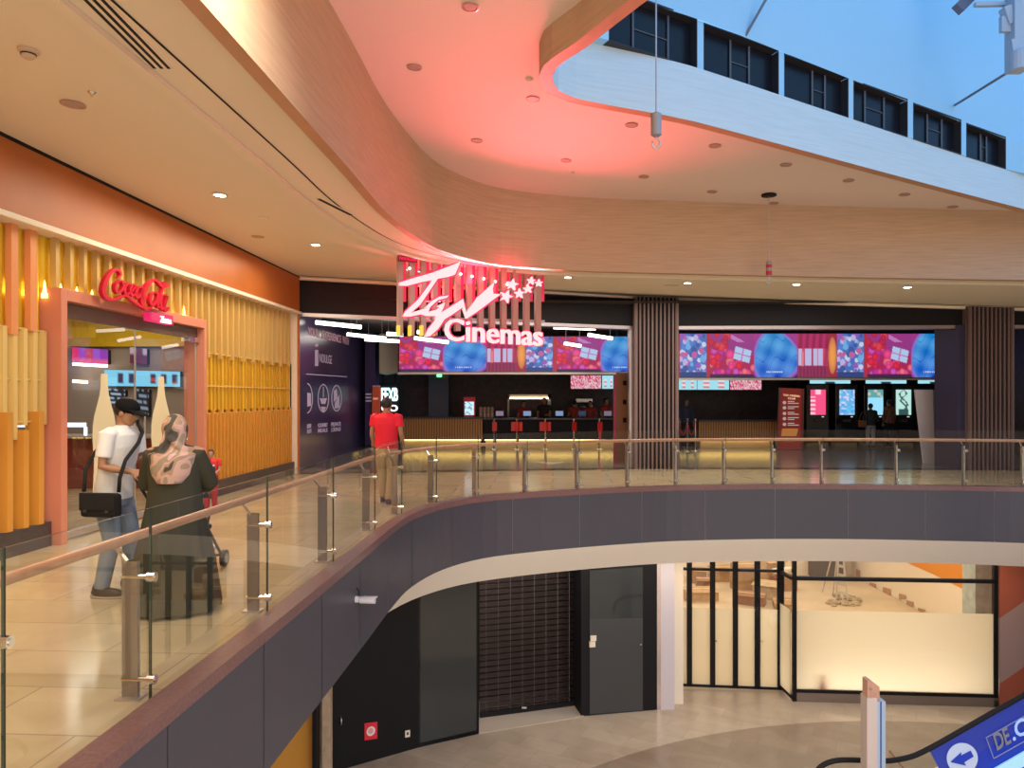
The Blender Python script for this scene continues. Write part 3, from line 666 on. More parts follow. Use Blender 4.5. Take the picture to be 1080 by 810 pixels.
# hoarding with the advert
HO = ((-4.95, 17.0), (-5.32, 26.6)); nH = wnormal(*HO)
hd = thing('wall_hoarding', 'x', None, (-5.1, 21, 0)); del hd['label']; struct(hd)
flat_box('hoarding_panel', ((312, 326), (386, 356), (386, 471), (312, 497)), HO, 0, .1, mat('dark_indigo_graphic', (.06, .038, .15), .28, noise=.5, nscale=.5), hd)
text_h = mat('pale_print', (.75, .62, .80), .6, emit=(.7, .55, .8), es=.12)
def onH(*pts): return [onwall(x, y, *HO, off=.012) for x, y in pts]
pst = thing('wall_graphic', 'dark indigo wall advert with white lettering and three round icons', 'poster', onwall(345, 420, *HO, off=.01))
m_pkp = mat('pinkish_print', (.85, .5, .6), .6, emit=(.8, .4, .5), es=.12)
hl = lambda a, b: onH((a, 344+(a-324)*.273), (b, 344+(b-324)*.273), (b, 353+(b-324)*.25), (a, 353+(a-324)*.25))
for w_, a, b in (("YOU'LL", 325, 338), ('EXPERIENCE', 340, 360), ('WITH', 361.5, 368)): text_on('headline', w_, m_pkp, hl(a, b), pst, .004, nH, .01)
text_on('letter_i', 'i', text_h, onH((332, 362), (336, 362), (336, 386), (332, 386)), pst, .004, nH, .0)
text_on('brand_word', 'NDULGE', text_h, onH((337, 373), (350, 375), (350, 384), (337, 382)), pst, .004, nH, .0)
m = MB(); q = onH((323, 394), (366, 397), (366, 397.8), (323, 395)); m.poly(q); m.build('rule_line', text_h, pst)
for k, (cx, cy, rx, ry, t1, t2) in enumerate(((324, 420, 6, 16, 'LUXURY', 'SEATS'), (341, 420, 6, 15, 'GOURMET', 'MEALS'), (355, 420, 5.6, 14, 'PRIVATE', 'LOUNGE'))):
    m = MB(); A = []; B = []
    a0, a1 = (-PI/2, PI/2) if k == 0 else (0, 2*PI)
    for j in range(29):
        a = a0+(a1-a0)*j/28; A += onH((cx+rx*math.cos(a), cy+ry*math.sin(a))); B += onH((cx+(rx-.9)*math.cos(a), cy+(ry-1.2)*math.sin(a)))
    m.ribbon(A, B)
    if k == 1: m.poly(onH((337, 420), (345, 420), (343, 426), (339, 426))); m.poly(onH((340.6, 408), (341.4, 408), (341.4, 419), (340.6, 419))); m.poly(onH((338, 429), (344, 429), (341, 436)))
    elif k == 0: m.poly(onH((324, 414), (328, 415), (328, 428), (324, 429)))
    else: m.poly(onH((352, 412), (355, 410), (356, 420), (352, 424))); m.poly(onH((353, 425), (358, 416), (358, 430), (353, 431)))
    m.build('round_icon', text_h, pst)
    x0 = cx-5.5 if k else 324; x1 = cx+4.5
    for j, tt in enumerate((t1, t2)): text_on('caption', tt, text_h, onH((x0, 447.5+j*5.5-k), (x1, 447+j*5.5-k), (x1, 451+j*5.5-k), (x0, 452+j*5.5-k)), pst, .004, nH, .02)
# purple pillar beyond, with small white lines
pl = struct(flat_box('wall_pillar', ((385, 340), (396, 340), (396, 468), (385, 470)), ((-5.6, 26), (-3, 26)), 0, .8, mat('violet_graphic_wall', (.08, .05, .2), .4)), 'violet pillar at the lobby corner')
WP = ((-5.6, 26), (-3, 26)); t = thing('wall_notice', 'small white lines of print on the violet pillar', 'notice', onwall(390, 418, *WP, off=.03))
for y in (415, 418.5, 422): flat_box('text_line', ((385.5, y), (391.5+rnd(int(y)), y), (391.5, y+1.6), (385.5, y+1.6)), WP, .03, .02, text_h, t)
# cream ceiling drop, orange board, glowing letters
struct(flat_box('wall_cream_panel', ((400, 352), (421, 352), (421, 391), (400, 394)), ((-5.6, 25.5), (-3, 25.5)), 0, 1.5, m_cream), 'cream panel left of the long LED wall')
bd = thing('orange_board', 'tall orange red notice board left of the glowing letters', 'board', onwall(396.5, 440, *WP, off=.25))
flat_box('board_face', ((393, 408), (401, 408), (400.5, 448), (392, 448)), WP, .3, .05, mat('orange_red_board', (.50, .07, .03), .4, emit=(.6, .08, .03), es=.25), bd)
flat_box('top_strip', ((393, 406.5), (401, 406.5), (401, 408), (393, 408)), WP, .31, .06, m_cream, bd)
flat_box('board_print', ((393.5, 419.5), (398.5, 419.5), (398.5, 421.5), (393.5, 421.5)), WP, .32, .02, glow('peach_print', (1, .5, .3), .5), bd)
flat_box('lower_panel', ((391.5, 448), (400, 448), (400, 471), (391.5, 471)), WP, .3, .05, m_cream, bd)
LT = ((-5.0, 27), (-3, 27))
fx = thing('glowing_sign', 'sign of large glowing pale cyan letters behind the man in red', 'sign', onwall(411, 425, *LT, off=.2))
flat_box('sign_back', ((400.5, 404), (421, 404), (421, 444), (400.5, 444)), LT, .1, .08, m_black, fx)
for px in (404, 417): q = onwall(px, 405, *LT, off=.06); m = MB(); m.box(q.x-.02, q.x+.02, q.y-.02, q.y+.02, q.z-.05, 3.985); m.build('hanger', m_black, fx)
text_on('sign_letters', 'FEXB', glow('cyan_letter', (.55, .95, 1), 2.2), [onwall(x, y, *LT, off=.2) for x, y in ((402, 409), (419.5, 409), (419.5, 423), (402, 423))], fx, .05, None, .03)
text_on('sign_letters', 'GO', glow('white_letter', (1, .95, .95), 1.6), [onwall(x, y, *LT, off=.2) for x, y in ((402, 427), (419.5, 427), (419.5, 434), (402, 434))], fx, .05, None, .03)
# ---- LED walls
def make_led():
    r = random.Random(11); balls = [(r.uniform(0, 46), r.uniform(.30, .92), r.uniform(2, 4.4), r.choice([(.80, .06, .25), (.72, .02, .06), (.62, .08, .50), (.85, .16, .22), (.50, .03, .28)])) for _ in range(46)]
    balls = [b for b in balls if b[0] < 24 or b[1] > .62]+[(r.uniform(0, 18), r.uniform(.02, .3), r.uniform(2.5, 4.5), r.choice([(.60, .02, .05), (.5, .02, .08), (.7, .05, .08)])) for _ in range(9)]
    bits = [(r.uniform(134, 162), r.uniform(0, .95), r.uniform(1.2, 3.0), r.choice([(.10, .22, .65), (.16, .42, .78), (.50, .45, .75), (.32, .10, .50), (.55, .12, .35), (.05, .10, .35), (.6, .65, .8)])) for _ in range(90)]
    def f(x, v):
        x = x % 166; H = 40.
        if x < 46:
            c = (.34-.1*v, .04, .24) if v < .5 else (.42, .02, .10)
            if .02 < v < .2 and x > 22 and abs((x-22)*.012+.06-v) < .05: c = (.55, .2, .5)
            for bx, by, br, bc in balls:
                d = ((x-bx)**2+((v-by)*H)**2)/br/br
                if d < 1: k = 1.15-.5*d; c = tuple(q*k for q in bc)
            X = (x-34)*.9+(v-.48)*8; Y = (v-.48)*H-(x-34)*.25
            if abs(X) < 8 and abs(Y) < 6: c = (.45, .60, .85) if abs(X) > .7 and abs(Y) > .6 else (.5, .2, .5)
            if v > .92: c = (.05, .02, .08)
            return c
        if x < 92:
            X = x-69; Y = (v-.54)*H; R = 22.5+1.5*math.sin(math.atan2(Y, X)*3+1); d = (X*X+Y*Y*1.02)/R/R
            if d < 1:
                if .85 < v < .89 and 59 < x < 76 and int(x*1.3) % 3: return (.55, .70, .85)
                e = .05*math.sin(x*.35+v*5)+.05*math.sin(v*14-x*.12)
                if abs(math.sin(x*.16+v*7+math.sin(x*.3))) < .08: e -= .12
                return (.05+e*.5, .17+.15*(1-v)+e, .68+e)
            if d < 1.22: return (.22, .18, .62)
            if d < 1.4 and v > .3: return (.35, .05, .4)
            return (.36, .04, .26) if v < .8 else (.05, .02, .10)
        if x < 124:
            c = (.45, .02, .12) if v < .35 else (.62, .06, .16)
            c = tuple(q*(.85+.25*math.sin(x*.9+v*3)) for q in c)
            for a, b in ((93, 97), (100, 107), (109, 113), (114, 119)):
                if a < x < b and .34 < v < .72: c = (.52, .50, .78)
            if abs(x-97.5) < 1.5 and .4 < v < .8: c = (.8, .2, .25)
            if v > .74: c = (.30, .03, .10) if math.sin(x*1.7) > 0 else (.20, .02, .08)
            return c
        if x < 134:
            d = ((x-129)/4.5)**2+((v-.5)/.42)**2
            return (.85*(1.1-.5*d), .32*(1.1-.6*d), .08) if d < 1 else (.35, .02, .05)
        if x < 162:
            c = (.08, .16, .50)
            for bx, by, br, bc in bits:
                if (x-bx)**2+((v-by)*H)**2 < br*br: c = bc
            if v > .88: c = (.03, .06, .22)
            return c
        return (.45, .03, .06)
    return f
led_f = make_led(); led = lambda u: led_f
def led_wall(label, x0, x1, yt, yb, ph, d=24.2):
    Wl = ((-6, d), (16, d)); c = [onwall(x, y, *Wl) for x, y in ((x0, yt), (x1, yt), (x1, yb), (x0, yb))]
    t = thing('led_wall', label, 'screen', sum(c, Vector())/4, group=None)
    b = MB(); b.box(c[0].x-.04, c[1].x+.04, d+.01, d+.3, c[3].z-.06, c[0].z+.03); b.build('housing', m_black, t)
    g = led(0); screen_grid('display', c, int((x1-x0)*1.6), 60, lambda u, v: g(ph+u*(x1-x0), v), .92, t)
    b = MB(); b.box(c[0].x-.04, c[1].x+.04, d-.06, d+.01, c[3].z-.09, c[3].z-.02); b.build('lower_trim', m_steel, t)
    for k in range(3):
        x = c[0].x+.4+(c[1].x-c[0].x-.8)*k/2; b = MB(); b.box(x-.03, x+.03, d+.1, d+.16, c[0].z, 3.98); b.build('hanger', m_black, t)
led_wall('long LED wall behind the red star sign, left of the ribbed column', 421, 664, 355, 392, 0)
led_wall('long LED wall over the ticket kiosks between the two ribbed columns', 716, 1002, 352, 398, 166-30-3)
led_wall('piece of LED wall at the right edge past the ribbed column', 1066, 1092, 354, 400, 134)
def popcorn(u, v): return (.75, .55, .6) if random.Random(int(u*40)*31+int(v*12)).random() > .5 else (.6, .03, .12)
def cups(u, v):
    for a in (.28, .75):
        if abs(u-a) < .09 and .25 < v < .85: return (.65, .04, .05) if int(v*7) % 2 else (.75, .7, .75)
    return (.35, .72, .82)
def cyan_strip(u, v): return (.35, .75, .90) if v < .8 or abs(u-.5) > .12 else (.02, .02, .02)
MW = ((-6, 26.2), (16, 26.2))
shop_screen(((602, 396), (634, 396), (634, 410), (602, 410)), 'menu screen of pink popcorn left of the brown door', popcorn, 1.0, 40, 12, 0, MW)
shop_screen(((635, 396), (648, 396), (648, 410), (635, 410)), 'menu screen of red cups beside the brown door', cups, 1.0, 26, 10, 0, MW)
shop_screen(((716, 397), (735, 397), (735, 411), (716, 411)), 'menu screen of blue cups next to the ribbed column', cups, 1.0, 26, 10, 0, MW)
shop_screen(((735.5, 397), (769, 397), (769, 411), (735.5, 411)), 'menu screen with two red cups over the wood desk', cups, 1.0, 30, 10, 0, MW)
shop_screen(((770, 397), (803, 397), (803, 411), (770, 411)), 'menu screen of pink popcorn over the wood desk', popcorn, 1.0, 40, 12, 0, MW)
for k, (a, b) in enumerate(((854, 897), (913, 956), (968, 1002))):
    shop_screen(((a, 398), (b, 398), (b, 404.5), (a, 404.5)), ['cyan light strip sign above the two left ticket kiosks', 'cyan light strip sign above the right ticket kiosks', 'cyan light strip sign above the white standee'][k], cyan_strip, 1.0, 20, 5, 0, MW)
# ---- tube lights hanging in the lobby
tubes = [((333, 340), (381, 345), 18.2), ((366, 352.5), (407, 357), 21.5), ((385, 358), (421, 360), 22.5), ((437, 356.5), (473, 361), 21.0), ((408, 352), (425, 353), 19.8), ((440, 350), (447, 351), 19.8), ((595, 362), (613, 365), 23.0), ((620, 353), (646, 357), 22.0), ((584, 345), (628, 346.5), 19.5)]
for i, (a, b, d) in enumerate(tubes):
    A = at(*a, d); B = at(*b, d); t = thing('tube_light', '', 'light', (A+B)/2, group='glowing tubes hanging in the cinema lobby')
    m = MB(); m.tube([A, B], .05, 10); m.build('tube', glow('white_tube', (1, .92, .82), 5), t, smooth=True)
    m = MB(); 
    for q in (A.lerp(B, .1), A.lerp(B, .9)): m.tube([q, (q.x, q.y, 3.98)], .006, 6)
    m.build('suspension_wire', m_steel, t)
    t['label'] = ['nearest glowing tube light over the indigo wall advert', 'second glowing tube light, at the right end of the advert', 'third glowing tube light, above the violet pillar', 'glowing tube light under the first script letter of the sign', 'short lit tube left under the star sign slats', 'tiny lit tube under the star sign slats', 'glowing tube right of the word Cinemas', 'glowing tube light in front of the blue shape on LED wall', 'long pale tube under the fascia near the ribbed column'][i]
# ---- ribbed columns
def ribbed_column(label, x0, x1, d, side=None):
    A = at(x0, 480, d); B = at(x1, 480, d); w_ = B.x-A.x; t = thing('ribbed_column', label, 'column', ((A.x+B.x)/2, d+w_/2, 0)); z1 = zc(A.x)-.0
    m = MB(); m.box(A.x+.05, B.x-.05, d+.05, d+w_-.05, 0, z1); m.build('column_core', m_black, t)
    m = MB(); n = 11
    for k in range(n):
        x = A.x+.02+(w_-.04)*k/(n-1)
        m.box(x-.02, x+.02, d-.02, d+.06, 0, z1); m.box(x-.02, x+.02, d+w_-.06, d+w_+.02, 0, z1)
        y = d+.02+(w_-.04)*k/(n-1)
        m.box(A.x-.02, A.x+.06, y-.02, y+.02, 0, z1); m.box(B.x-.06, B.x+.02, y-.02, y+.02, 0, z1)
    m.build('ribs', mat('mauve_brown_batten', (.17, .11, .105), .5), t)
ribbed_column('dark column with brown vertical battens between the two long LED walls', 670, 715, 17.75)
ribbed_column('dark column with brown vertical battens near the right edge', 1022.5, 1069, 17.5)
m = MB(); A = at(1003, 480, 17.9); B = at(1024, 480, 17.9); m.box(A.x, B.x, 17.65, 18.6, 0, 3.45); struct(m.build('wall_pier', mat('navy_black_pier', (.035, .03, .07), .45)), 'dark navy pier beside the right column')
m = MB(); A = at(663.5, 480, 18.1); B = at(669, 480, 18.1); m.box(A.x, B.x, 18.05, 18.3, 0, 3.45); struct(m.build('trim_19', mat('satin_metal_trim', (.4, .35, .36), .3, .8)), 'metal jamb left of the ribbed column')
# brown door leaf with magenta edge
A = at(650, 470, 19.5); B = at(663.5, 470, 19.5)
dl = thing('door_2', 'x', None, (A.x, 19.5, 0)); del dl['label']; struct(dl)
zt2 = at(650, 393, 19.5).z
m = MB(); m.box(A.x, B.x, 19.5, 19.56, 0, zt2); m.build('door_leaf', mat('brown_wood_door', (.20, .085, .035), .4), dl)
m = MB(); m.box(A.x-.07, A.x, 19.48, 19.58, 0, at(650, 395, 19.5).z); m.build('door_edge', mat('magenta_edge', (.35, .02, .08), .4), dl)
for y in (404, 424, 443): q = at(659, y, 19.49); m = MB(); m.box(q.x-.05, q.x+.04, 19.47, 19.5, q.z-.06, q.z+.06); m.build('latch', m_blackgloss, dl)
# ---- counters
def counter(name, label, x0, x1, ytop, d, wood, depth=.8):
    A = at(x0, 470, d); B = at(x1, 470, d); z1 = at(x0, ytop, d).z; t = thing(name, label, 'counter', ((A.x+B.x)/2, d, 0))
    m = MB(); m.box(A.x, B.x, d+.03, d+depth, .30, z1-.05); m.build('body', m_black if not wood else mat('brown_counter', (.2, .09, .03), .5), t)
    m = MB(); m.box(A.x-.03, B.x+.03, d-.05, d+depth+.03, z1-.05, z1); m.build('worktop', mat('dark_worktop', (.06, .05, .05), .3), t)
    if wood:
        m = MB(); n = int((B.x-A.x)/.085)
        for k in range(n+1): x = A.x+(B.x-A.x)*k/n; m.box(x-.025, x+.025, d-.01, d+.03, .30, z1-.05)
        m.build('front_battens', mat('honey_wood_batten', (.50, .24, .07), .45), t)
    m = MB(); m.box(A.x+.05, B.x-.05, d+.12, d+depth-.05, 0, .30); m.build('kick_plinth', mat('kick_cream', (.7, .5, .25), .5), t)
    m = MB(); m.box(A.x+.02, B.x-.02, d+.05, d+.09, .27, .295); m.build('glow_strip', glow('yellow_glow', (1, .68, .20), 5), t)
counter('wood_counter', 'honey wood slatted counter left of the black concession counter', 424, 508, 440, 25.0, True)
counter('concession_counter', 'long black concession counter with glowing yellow base', 510.5, 649, 441, 25.0, False)
counter('ticket_desk', 'honey wood slatted desk right of the ribbed column', 738, 818, 443, 25.2, True)
flr = MB()
for a, b in ((424, 649), (716, 818)):
    A = at(a, 470, 24.9); B = at(b, 470, 24.9); area('counter_base_glow', ((A.x+B.x)/2, 24.85, .30), ((A.x+B.x)/2, 24.45, 0), B.x-A.x, 4*(B.x-A.x)/6, (1, .66, .16), .06)
# items on the counters
def monitor(px, label, scol, ytop=434):
    q = at(px, 441, 25.3); z = at(px, 440.5, 25.3).z; t = thing('till_monitor', label, 'monitor', (q.x, 25.3, 1.02), group=None)
    m = MB(); m.lathe((q.x, 25.35, 1.03), [(.09, 0), (.09, .015), (.02, .02), (.02, .1)], 12); m.build('stand', m_black, t)
    m = MB(); m.box(q.x-.15, q.x+.15, 25.3, 25.34, 1.08, 1.28); m.build('screen_housing', m_blackgloss, t, bevel=.01)
    m = MB(); m.box(q.x-.13, q.x+.13, 25.294, 25.3, 1.10, 1.26); m.build('screen_face', glow('till_%s' % label[:9], scol, .55), t)
monitor(527, 'leftmost small till screen glowing mauve on black counter', (.4, .3, .45)); monitor(556, 'small till screen glowing blue on black counter', (.35, .5, .85)); monitor(590, 'small till screen glowing pale pink on black counter', (.8, .45, .55)); monitor(614, 'dark navy till screen on black counter', (.05, .07, .15)); monitor(641, 'purple grey till screen next to the brown door', (.3, .25, .35))
q = at(495, 440, 25.5); t = thing('display_stand', 'upright lit advertising display with red top on the counter', 'display', (q.x, 25.5, 1.08))
m = MB(); m.box(q.x-.20, q.x+.20, 25.5, 25.6, 1.08, 1.74); m.build('case', mat('red_case', (.4, .01, .03), .4, emit=(.5, .01, .03), es=.2), t, bevel=.01)
screen_grid('display', [Vector((q.x-.16, 25.49, 1.58)), Vector((q.x+.16, 25.49, 1.58)), Vector((q.x+.16, 25.49, 1.12)), Vector((q.x-.16, 25.49, 1.12))], 12, 18, lambda u, v: (.5, .75, .85) if rnd(int(u*6), int(v*9)) > .3 else (.2, .3, .4), 1.2, t)
m = MB(); m.box(q.x-.22, q.x+.22, 25.45, 25.65, 1.062, 1.08); m.build('base', m_black, t)
for k, px in enumerate((507, 511, 515, 519)):
    q = at(px, 440, 25.7)
    if k == 0:
        dp = thing('drink_dispenser', '', 'dispenser', (q.x, 25.7, 1.03), group='drink dispensers on the counter')
        m = MB(); m.lathe((q.x, 25.7, 1.03), [(.06, 0), (.06, .12), (.055, .13), (.055, .34), (.03, .37)], 12); m.build('tank', mat('tan_tank', (.45, .28, .2), .3), dp, smooth=False)
        m = MB(); m.box(q.x-.012, q.x+.012, 25.6, 25.66, 1.12, 1.15); m.build('tap', m_chrome, dp); o = dp
    else: o = dup(dp, (q.x, 25.7, 1.03))
    o['label'] = ['small tan drink dispenser nearest the lit display stand', 'second small tan drink dispenser from the lit display stand', 'third small tan drink dispenser from the lit display stand', 'small tan drink dispenser nearest the leftmost till screen'][k]
q = at(566, 430, 27.9); t = thing('serving_hatch', 'wide cream lit serving hatch in the wall behind the counter', 'hatch', (q.x, 28.5, 1.0))
A = at(535, 417, 28.5); B = at(581, 417, 28.5); zb_ = 1.0; ztp = at(535, 416, 28.5).z
m = MB(); m.box(A.x, B.x, 28.35, 28.58, ztp-.18, ztp); m.box(A.x, A.x+.08, 28.35, 28.58, zb_, ztp); m.box(B.x-.12, B.x, 28.35, 28.58, zb_, ztp); m.build('hatch_frame', m_cream, t)
m = MB(); m.box(A.x+.1, B.x-.1, 28.3, 28.34, ztp-.17, ztp-.12); m.build('hatch_light', glow('hatch_glow', (1, .85, .6), 4), t)
# popcorn machine
q = at(616, 432, 27.4); t = thing('popcorn_machine', 'glass sided popcorn machine on the counter behind the staff', 'popcorn machine', (q.x, 27.4, 1.0))
m = MB(); m.box(q.x-.3, q.x+.3, 27.3, 27.8, .9, 1.05); m.box(q.x-.3, q.x+.3, 27.3, 27.8, 1.55, 1.68); m.build('cabinet', m_steel, t)
m = MB(); 
for x in (-.29, .27): m.box(q.x+x, q.x+x+.02, 27.3, 27.32, 1.05, 1.55); m.box(q.x+x, q.x+x+.02, 27.78, 27.8, 1.05, 1.55)
m.build('corner_frame', m_chrome, t)
m = MB(); m.ell((q.x, 27.55, 1.38), (.12, .12, .1)); m.build('kettle', m_chrome, t, smooth=True)
m = MB(); m.box(q.x-.27, q.x+.27, 27.36, 27.76, 1.05, 1.22); m.build('popcorn', mat('popcorn', (.8, .6, .3), .9, bump=.5, nscale=60), t)
m = MB(); m.box(q.x-.3, q.x+.3, 27.3, 27.8, 0, .9); m.build('base_cabinet', m_black, t)
# exit sign (green)
q = at(464, 396, 24.6); t = thing('exit_sign', 'small green lit exit sign hanging under the LED wall', 'sign', q)
m = MB(); m.box(q.x-.25, q.x+.25, 24.6, 24.66, q.z-.1, q.z+.07); m.build('sign_box', mat('exit_box', (.02, .12, .05), .4), t, bevel=.01)
m = MB(); m.box(q.x-.10, q.x+.06, 24.59, 24.6, q.z-.05, q.z+.05); m.build('sign_face', glow('exit_green', (.1, 1, .35), 4), t)
m = MB(); m.cyl((q.x, 24.63, q.z+.07), (q.x, 24.63, 3.98), .01, 6); m.build('rod', m_steel, t)
# pale blue grey pillar behind counter
A = at(452, 400, 27.5); B = at(473, 400, 27.5); m = MB(); m.box(A.x, B.x, 27.5, 27.9, 0, 3.98); struct(m.build('wall_blue_pier', mat('slate_blue_pier', (.07, .11, .18), .4)), 'slate blue pier behind the wood counter')
# ---- queue stanchions with red signs
def stanchion(px, py, group, label, first=None):
    q = ground(px, py)
    if first: return tag(dup(first, q), label)
    t = thing('queue_post', label, 'queue post', q, group=group)
    m = MB(); m.lathe(q, [(.13, 0), (.13, .02), (.03, .04)], 20); m.build('base', m_chrome, t, smooth=False)
    m = MB(); m.cyl(q, q+Vector((0, 0, .98)), .028, 12); m.build('pole', m_chrome, t)
    m = MB(); m.lathe(q+Vector((0, 0, .96)), [(.035, 0), (.045, .02), (.045, .07), (.02, .09)], 12); m.build('cap', m_chrome, t)
    return t
lab = ['queue post with red sign, leftmost before black counter', 'queue post with two red signs before black counter', 'queue post with red signs in the middle of black counter', 'queue post with red sign left of the brown door posts', 'queue post nearest to the brown door']
f0 = None
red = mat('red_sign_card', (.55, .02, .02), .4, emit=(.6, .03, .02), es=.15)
for i, (px, two) in enumerate(((521, 0), (545, 1), (575, 1), (605, 0), (632, 0))):
    o = stanchion(px, 474.5, 'queue posts with red cards before the counter', lab[i], f0)
    f0 = f0 or o
    L = o.location
    for s in ((-.11, .11) if two else (.02,)):
        m = MB(); m.box(L.x+s-.075, L.x+s+.075, L.y-.05, L.y-.035, .62, .92) if i < 4 else m.box(L.x+s-.04, L.x+s+.04, L.y-.05, L.y-.035, .3, .92); m.build('red_card', red, o)
    m = MB(); m.tube([L+Vector((.02, 0, .9)), L+Vector((.05, .25, .55)), L+Vector((.04, .5, .15))], .03, 8); m.build('belt', mat('dark_belt', (.06, .01, .012), .6), o)
rp = [ground(px, 476) for px in (716, 725, 733.5)]; f0 = None
for i, q in enumerate(rp):
    o = stanchion((716, 725, 733.5)[i], 476, 'rope posts right of the ribbed column', 'chrome rope post right of the ribbed column, %s' % ('against the column', 'in the middle', 'nearest the wood desk')[i], f0); f0 = f0 or o
for i in range(2):
    a = rp[i]+Vector((0, 0, .9)); b = rp[i+1]+Vector((0, 0, .9)); P_ = [a.lerp(b, k/10)-Vector((0, 0, .38*math.sin(PI*k/10))) for k in range(11)]
    m = MB(); m.tube(P_, .025, 8); tag(m.build('velvet_rope', mat('red_rope', (.35, .02, .03), .8), smooth=True), 'red velvet rope sagging between the %s rope posts' % ('left two', 'right two')[i], 'rope', 'red ropes between the chrome posts')
# ---- ticket kiosks
def k_pink(u, v): return (.9, .55, .65) if (u < .32 and .25 < v and int(v*12) % 2) or (v < .2 and .3 < u < .7) else (.85, .08, .22)
def k_blue(u, v): return (.12, .25+.3*rnd(int(u*9), int(v*12)), .75) if rnd(int(u*8), int(v*14)) > .25 else (.6, .6, .85)
def k_cyan(u, v): return ((.1, .35, .35) if rnd(int(u*5), int(v*8)) > .4 else (.5, .5, .4)) if v < .3 else (.30, .68, .90)
def k_dark(u, v): return (.03, .08, .08) if abs(.5+.18*math.sin(v*11)-u) < .06 or (v > .75 and abs(u-.5) < .3) or abs(.5-.25*math.sin(v*8)-u) < .05 else (.45, .72, .66)
klab = ['ticket kiosk with pink screen, leftmost of the row', 'ticket kiosk with blue poster screen', 'ticket kiosk with cyan screen behind the two customers', 'ticket kiosk with pale green screen left of the white standee']
for i, (px, fn) in enumerate(((862.5, k_pink), (893, k_blue), (923, k_cyan), (952.5, k_dark))):
    q = at(px, 470, 26.2); t = thing('ticket_kiosk', klab[i], 'kiosk', (q.x, 26.4, 0))
    m = MB(); m.box(q.x-.40, q.x+.40, 26.2, 26.7, .12, 2.2); m.build('cabinet', m_blackgloss, t, bevel=.02)
    zt_, zb2 = at(px, 411, 26.2).z, at(px, 437.5, 26.2).z; w2 = .27
    screen_grid('display', [Vector((q.x-w2, 26.17, zt_)), Vector((q.x+w2, 26.17, zt_)), Vector((q.x+w2, 26.17, zb2)), Vector((q.x-w2, 26.17, zb2))], 14, 24, fn, 1.1, t)
    m = MB(); m.box(q.x-.14, q.x+.12, 26.12, 26.2, .86, .95); m.build('card_reader', mat('reader', (.08, .07, .08), .3), t, bevel=.01)
    m = MB(); m.box(q.x+.14, q.x+.2, 26.15, 26.2, 1.03, 1.06); m.build('indicator', glow('indicator', (.9, .8, .9), .8), t)
    m = MB(); m.box(q.x-.38, q.x+.38, 26.25, 26.6, 0, .12); m.build('plinth', mat('amber_plinth', (.5, .33, .1), .4), t)
m = MB(); m.box(at(840, 400, 27).x, at(1003, 400, 27).x, 26.9, 27.0, 0, 3.98); struct(m.build('wall_kiosk', m_black), 'black wall behind the ticket kiosks')
# promo board
PB = ((9.0, 24.3), (10.4, 24.3))
pb = thing('promo_board', 'tall dark red promotional board right of the ticket desk', 'board', onwall(832, 470, *PB))
m = MB(); m.prism([onwall(x, y, *PB) for x, y in ((820, 474), (846, 474), (847, 410), (823, 409))], (0, .08, 0)); m.build('board_face', mat('dark_red_board', (.27, .03, .02), .4, emit=(.3, .03, .02), es=.25), pb)
m = MB()
for a, b in (((822.5, 409), (819.5, 471)), ((847, 410), (846, 471))): m.bar(onwall(*a, *PB, off=.03), onwall(*b, *PB, off=.03), .07, .05)
m.build('side_frame', mat('mauve_frame', (.20, .07, .07), .4), pb)
gl_ = glow('board_gold', (1, .6, .35), .8)
text_on('heading', 'TGV CINEMA', gl_, [onwall(x, y, *PB, off=.02) for x, y in ((826, 415.5), (844, 417), (844, 419), (826, 417.5))], pb, .01, None, .03)
text_on('heading', 'CLUB', gl_, [onwall(x, y, *PB, off=.02) for x, y in ((831, 419), (839, 419.6), (839, 421.5), (831, 421))], pb, .01, None, .03)
pw = glow('board_print', (.75, .55, .5), .55)
for k, y in enumerate((423, 428.5, 434.5, 440, 446)):
    m = MB(); c_ = onwall(827.5, y+1.6, *PB, off=.03); m.tube([c_, c_+Vector((0, .02, 0))], .055, 14); m.build('round_icon', pw, pb)
    for j in range(2): flat_box('print_line', ((831, y+j*1.9), (836+6.5*((k+j) % 2+.4)/1.4, y+j*1.9), (836+6.5*((k+j) % 2+.4)/1.4, y+j*1.9+1), (831, y+j*1.9+1)), PB, .02, .01, pw, pb)
flat_box('food_picture', ((825, 452), (842, 452), (840, 460), (824, 460)), PB, .02, .01, mat('amber_food', (.6, .25, .05), .5, emit=(.6, .22, .05), es=.4), pb)
# white standee
SW = ((10, 19.35), (12.5, 19.35))
sd = thing('white_standee', 'tall blank white folded standee left of the navy pier', 'standee', onwall(984, 489, *SW))
m = MB(); a = [onwall(x, y, *SW) for x, y in ((965, 411), (984, 411), (985.5, 488.5), (974, 488.5))]; m.prism(a, (0, .05, 0)); m.build('left_leaf', mat('white_board', (.62, .56, .60), .5), sd)
m = MB(); a = [onwall(x, y, *SW) for x, y in ((984, 411), (994, 411), (997.5, 488.5), (985.5, 488.5))]; a[1] += Vector((.05, .18, 0)); a[2] += Vector((.05, .18, 0)); m.prism(a, (0, .05, 0)); m.build('right_leaf', mat('white_board', (.6, .5, .5), .5), sd)
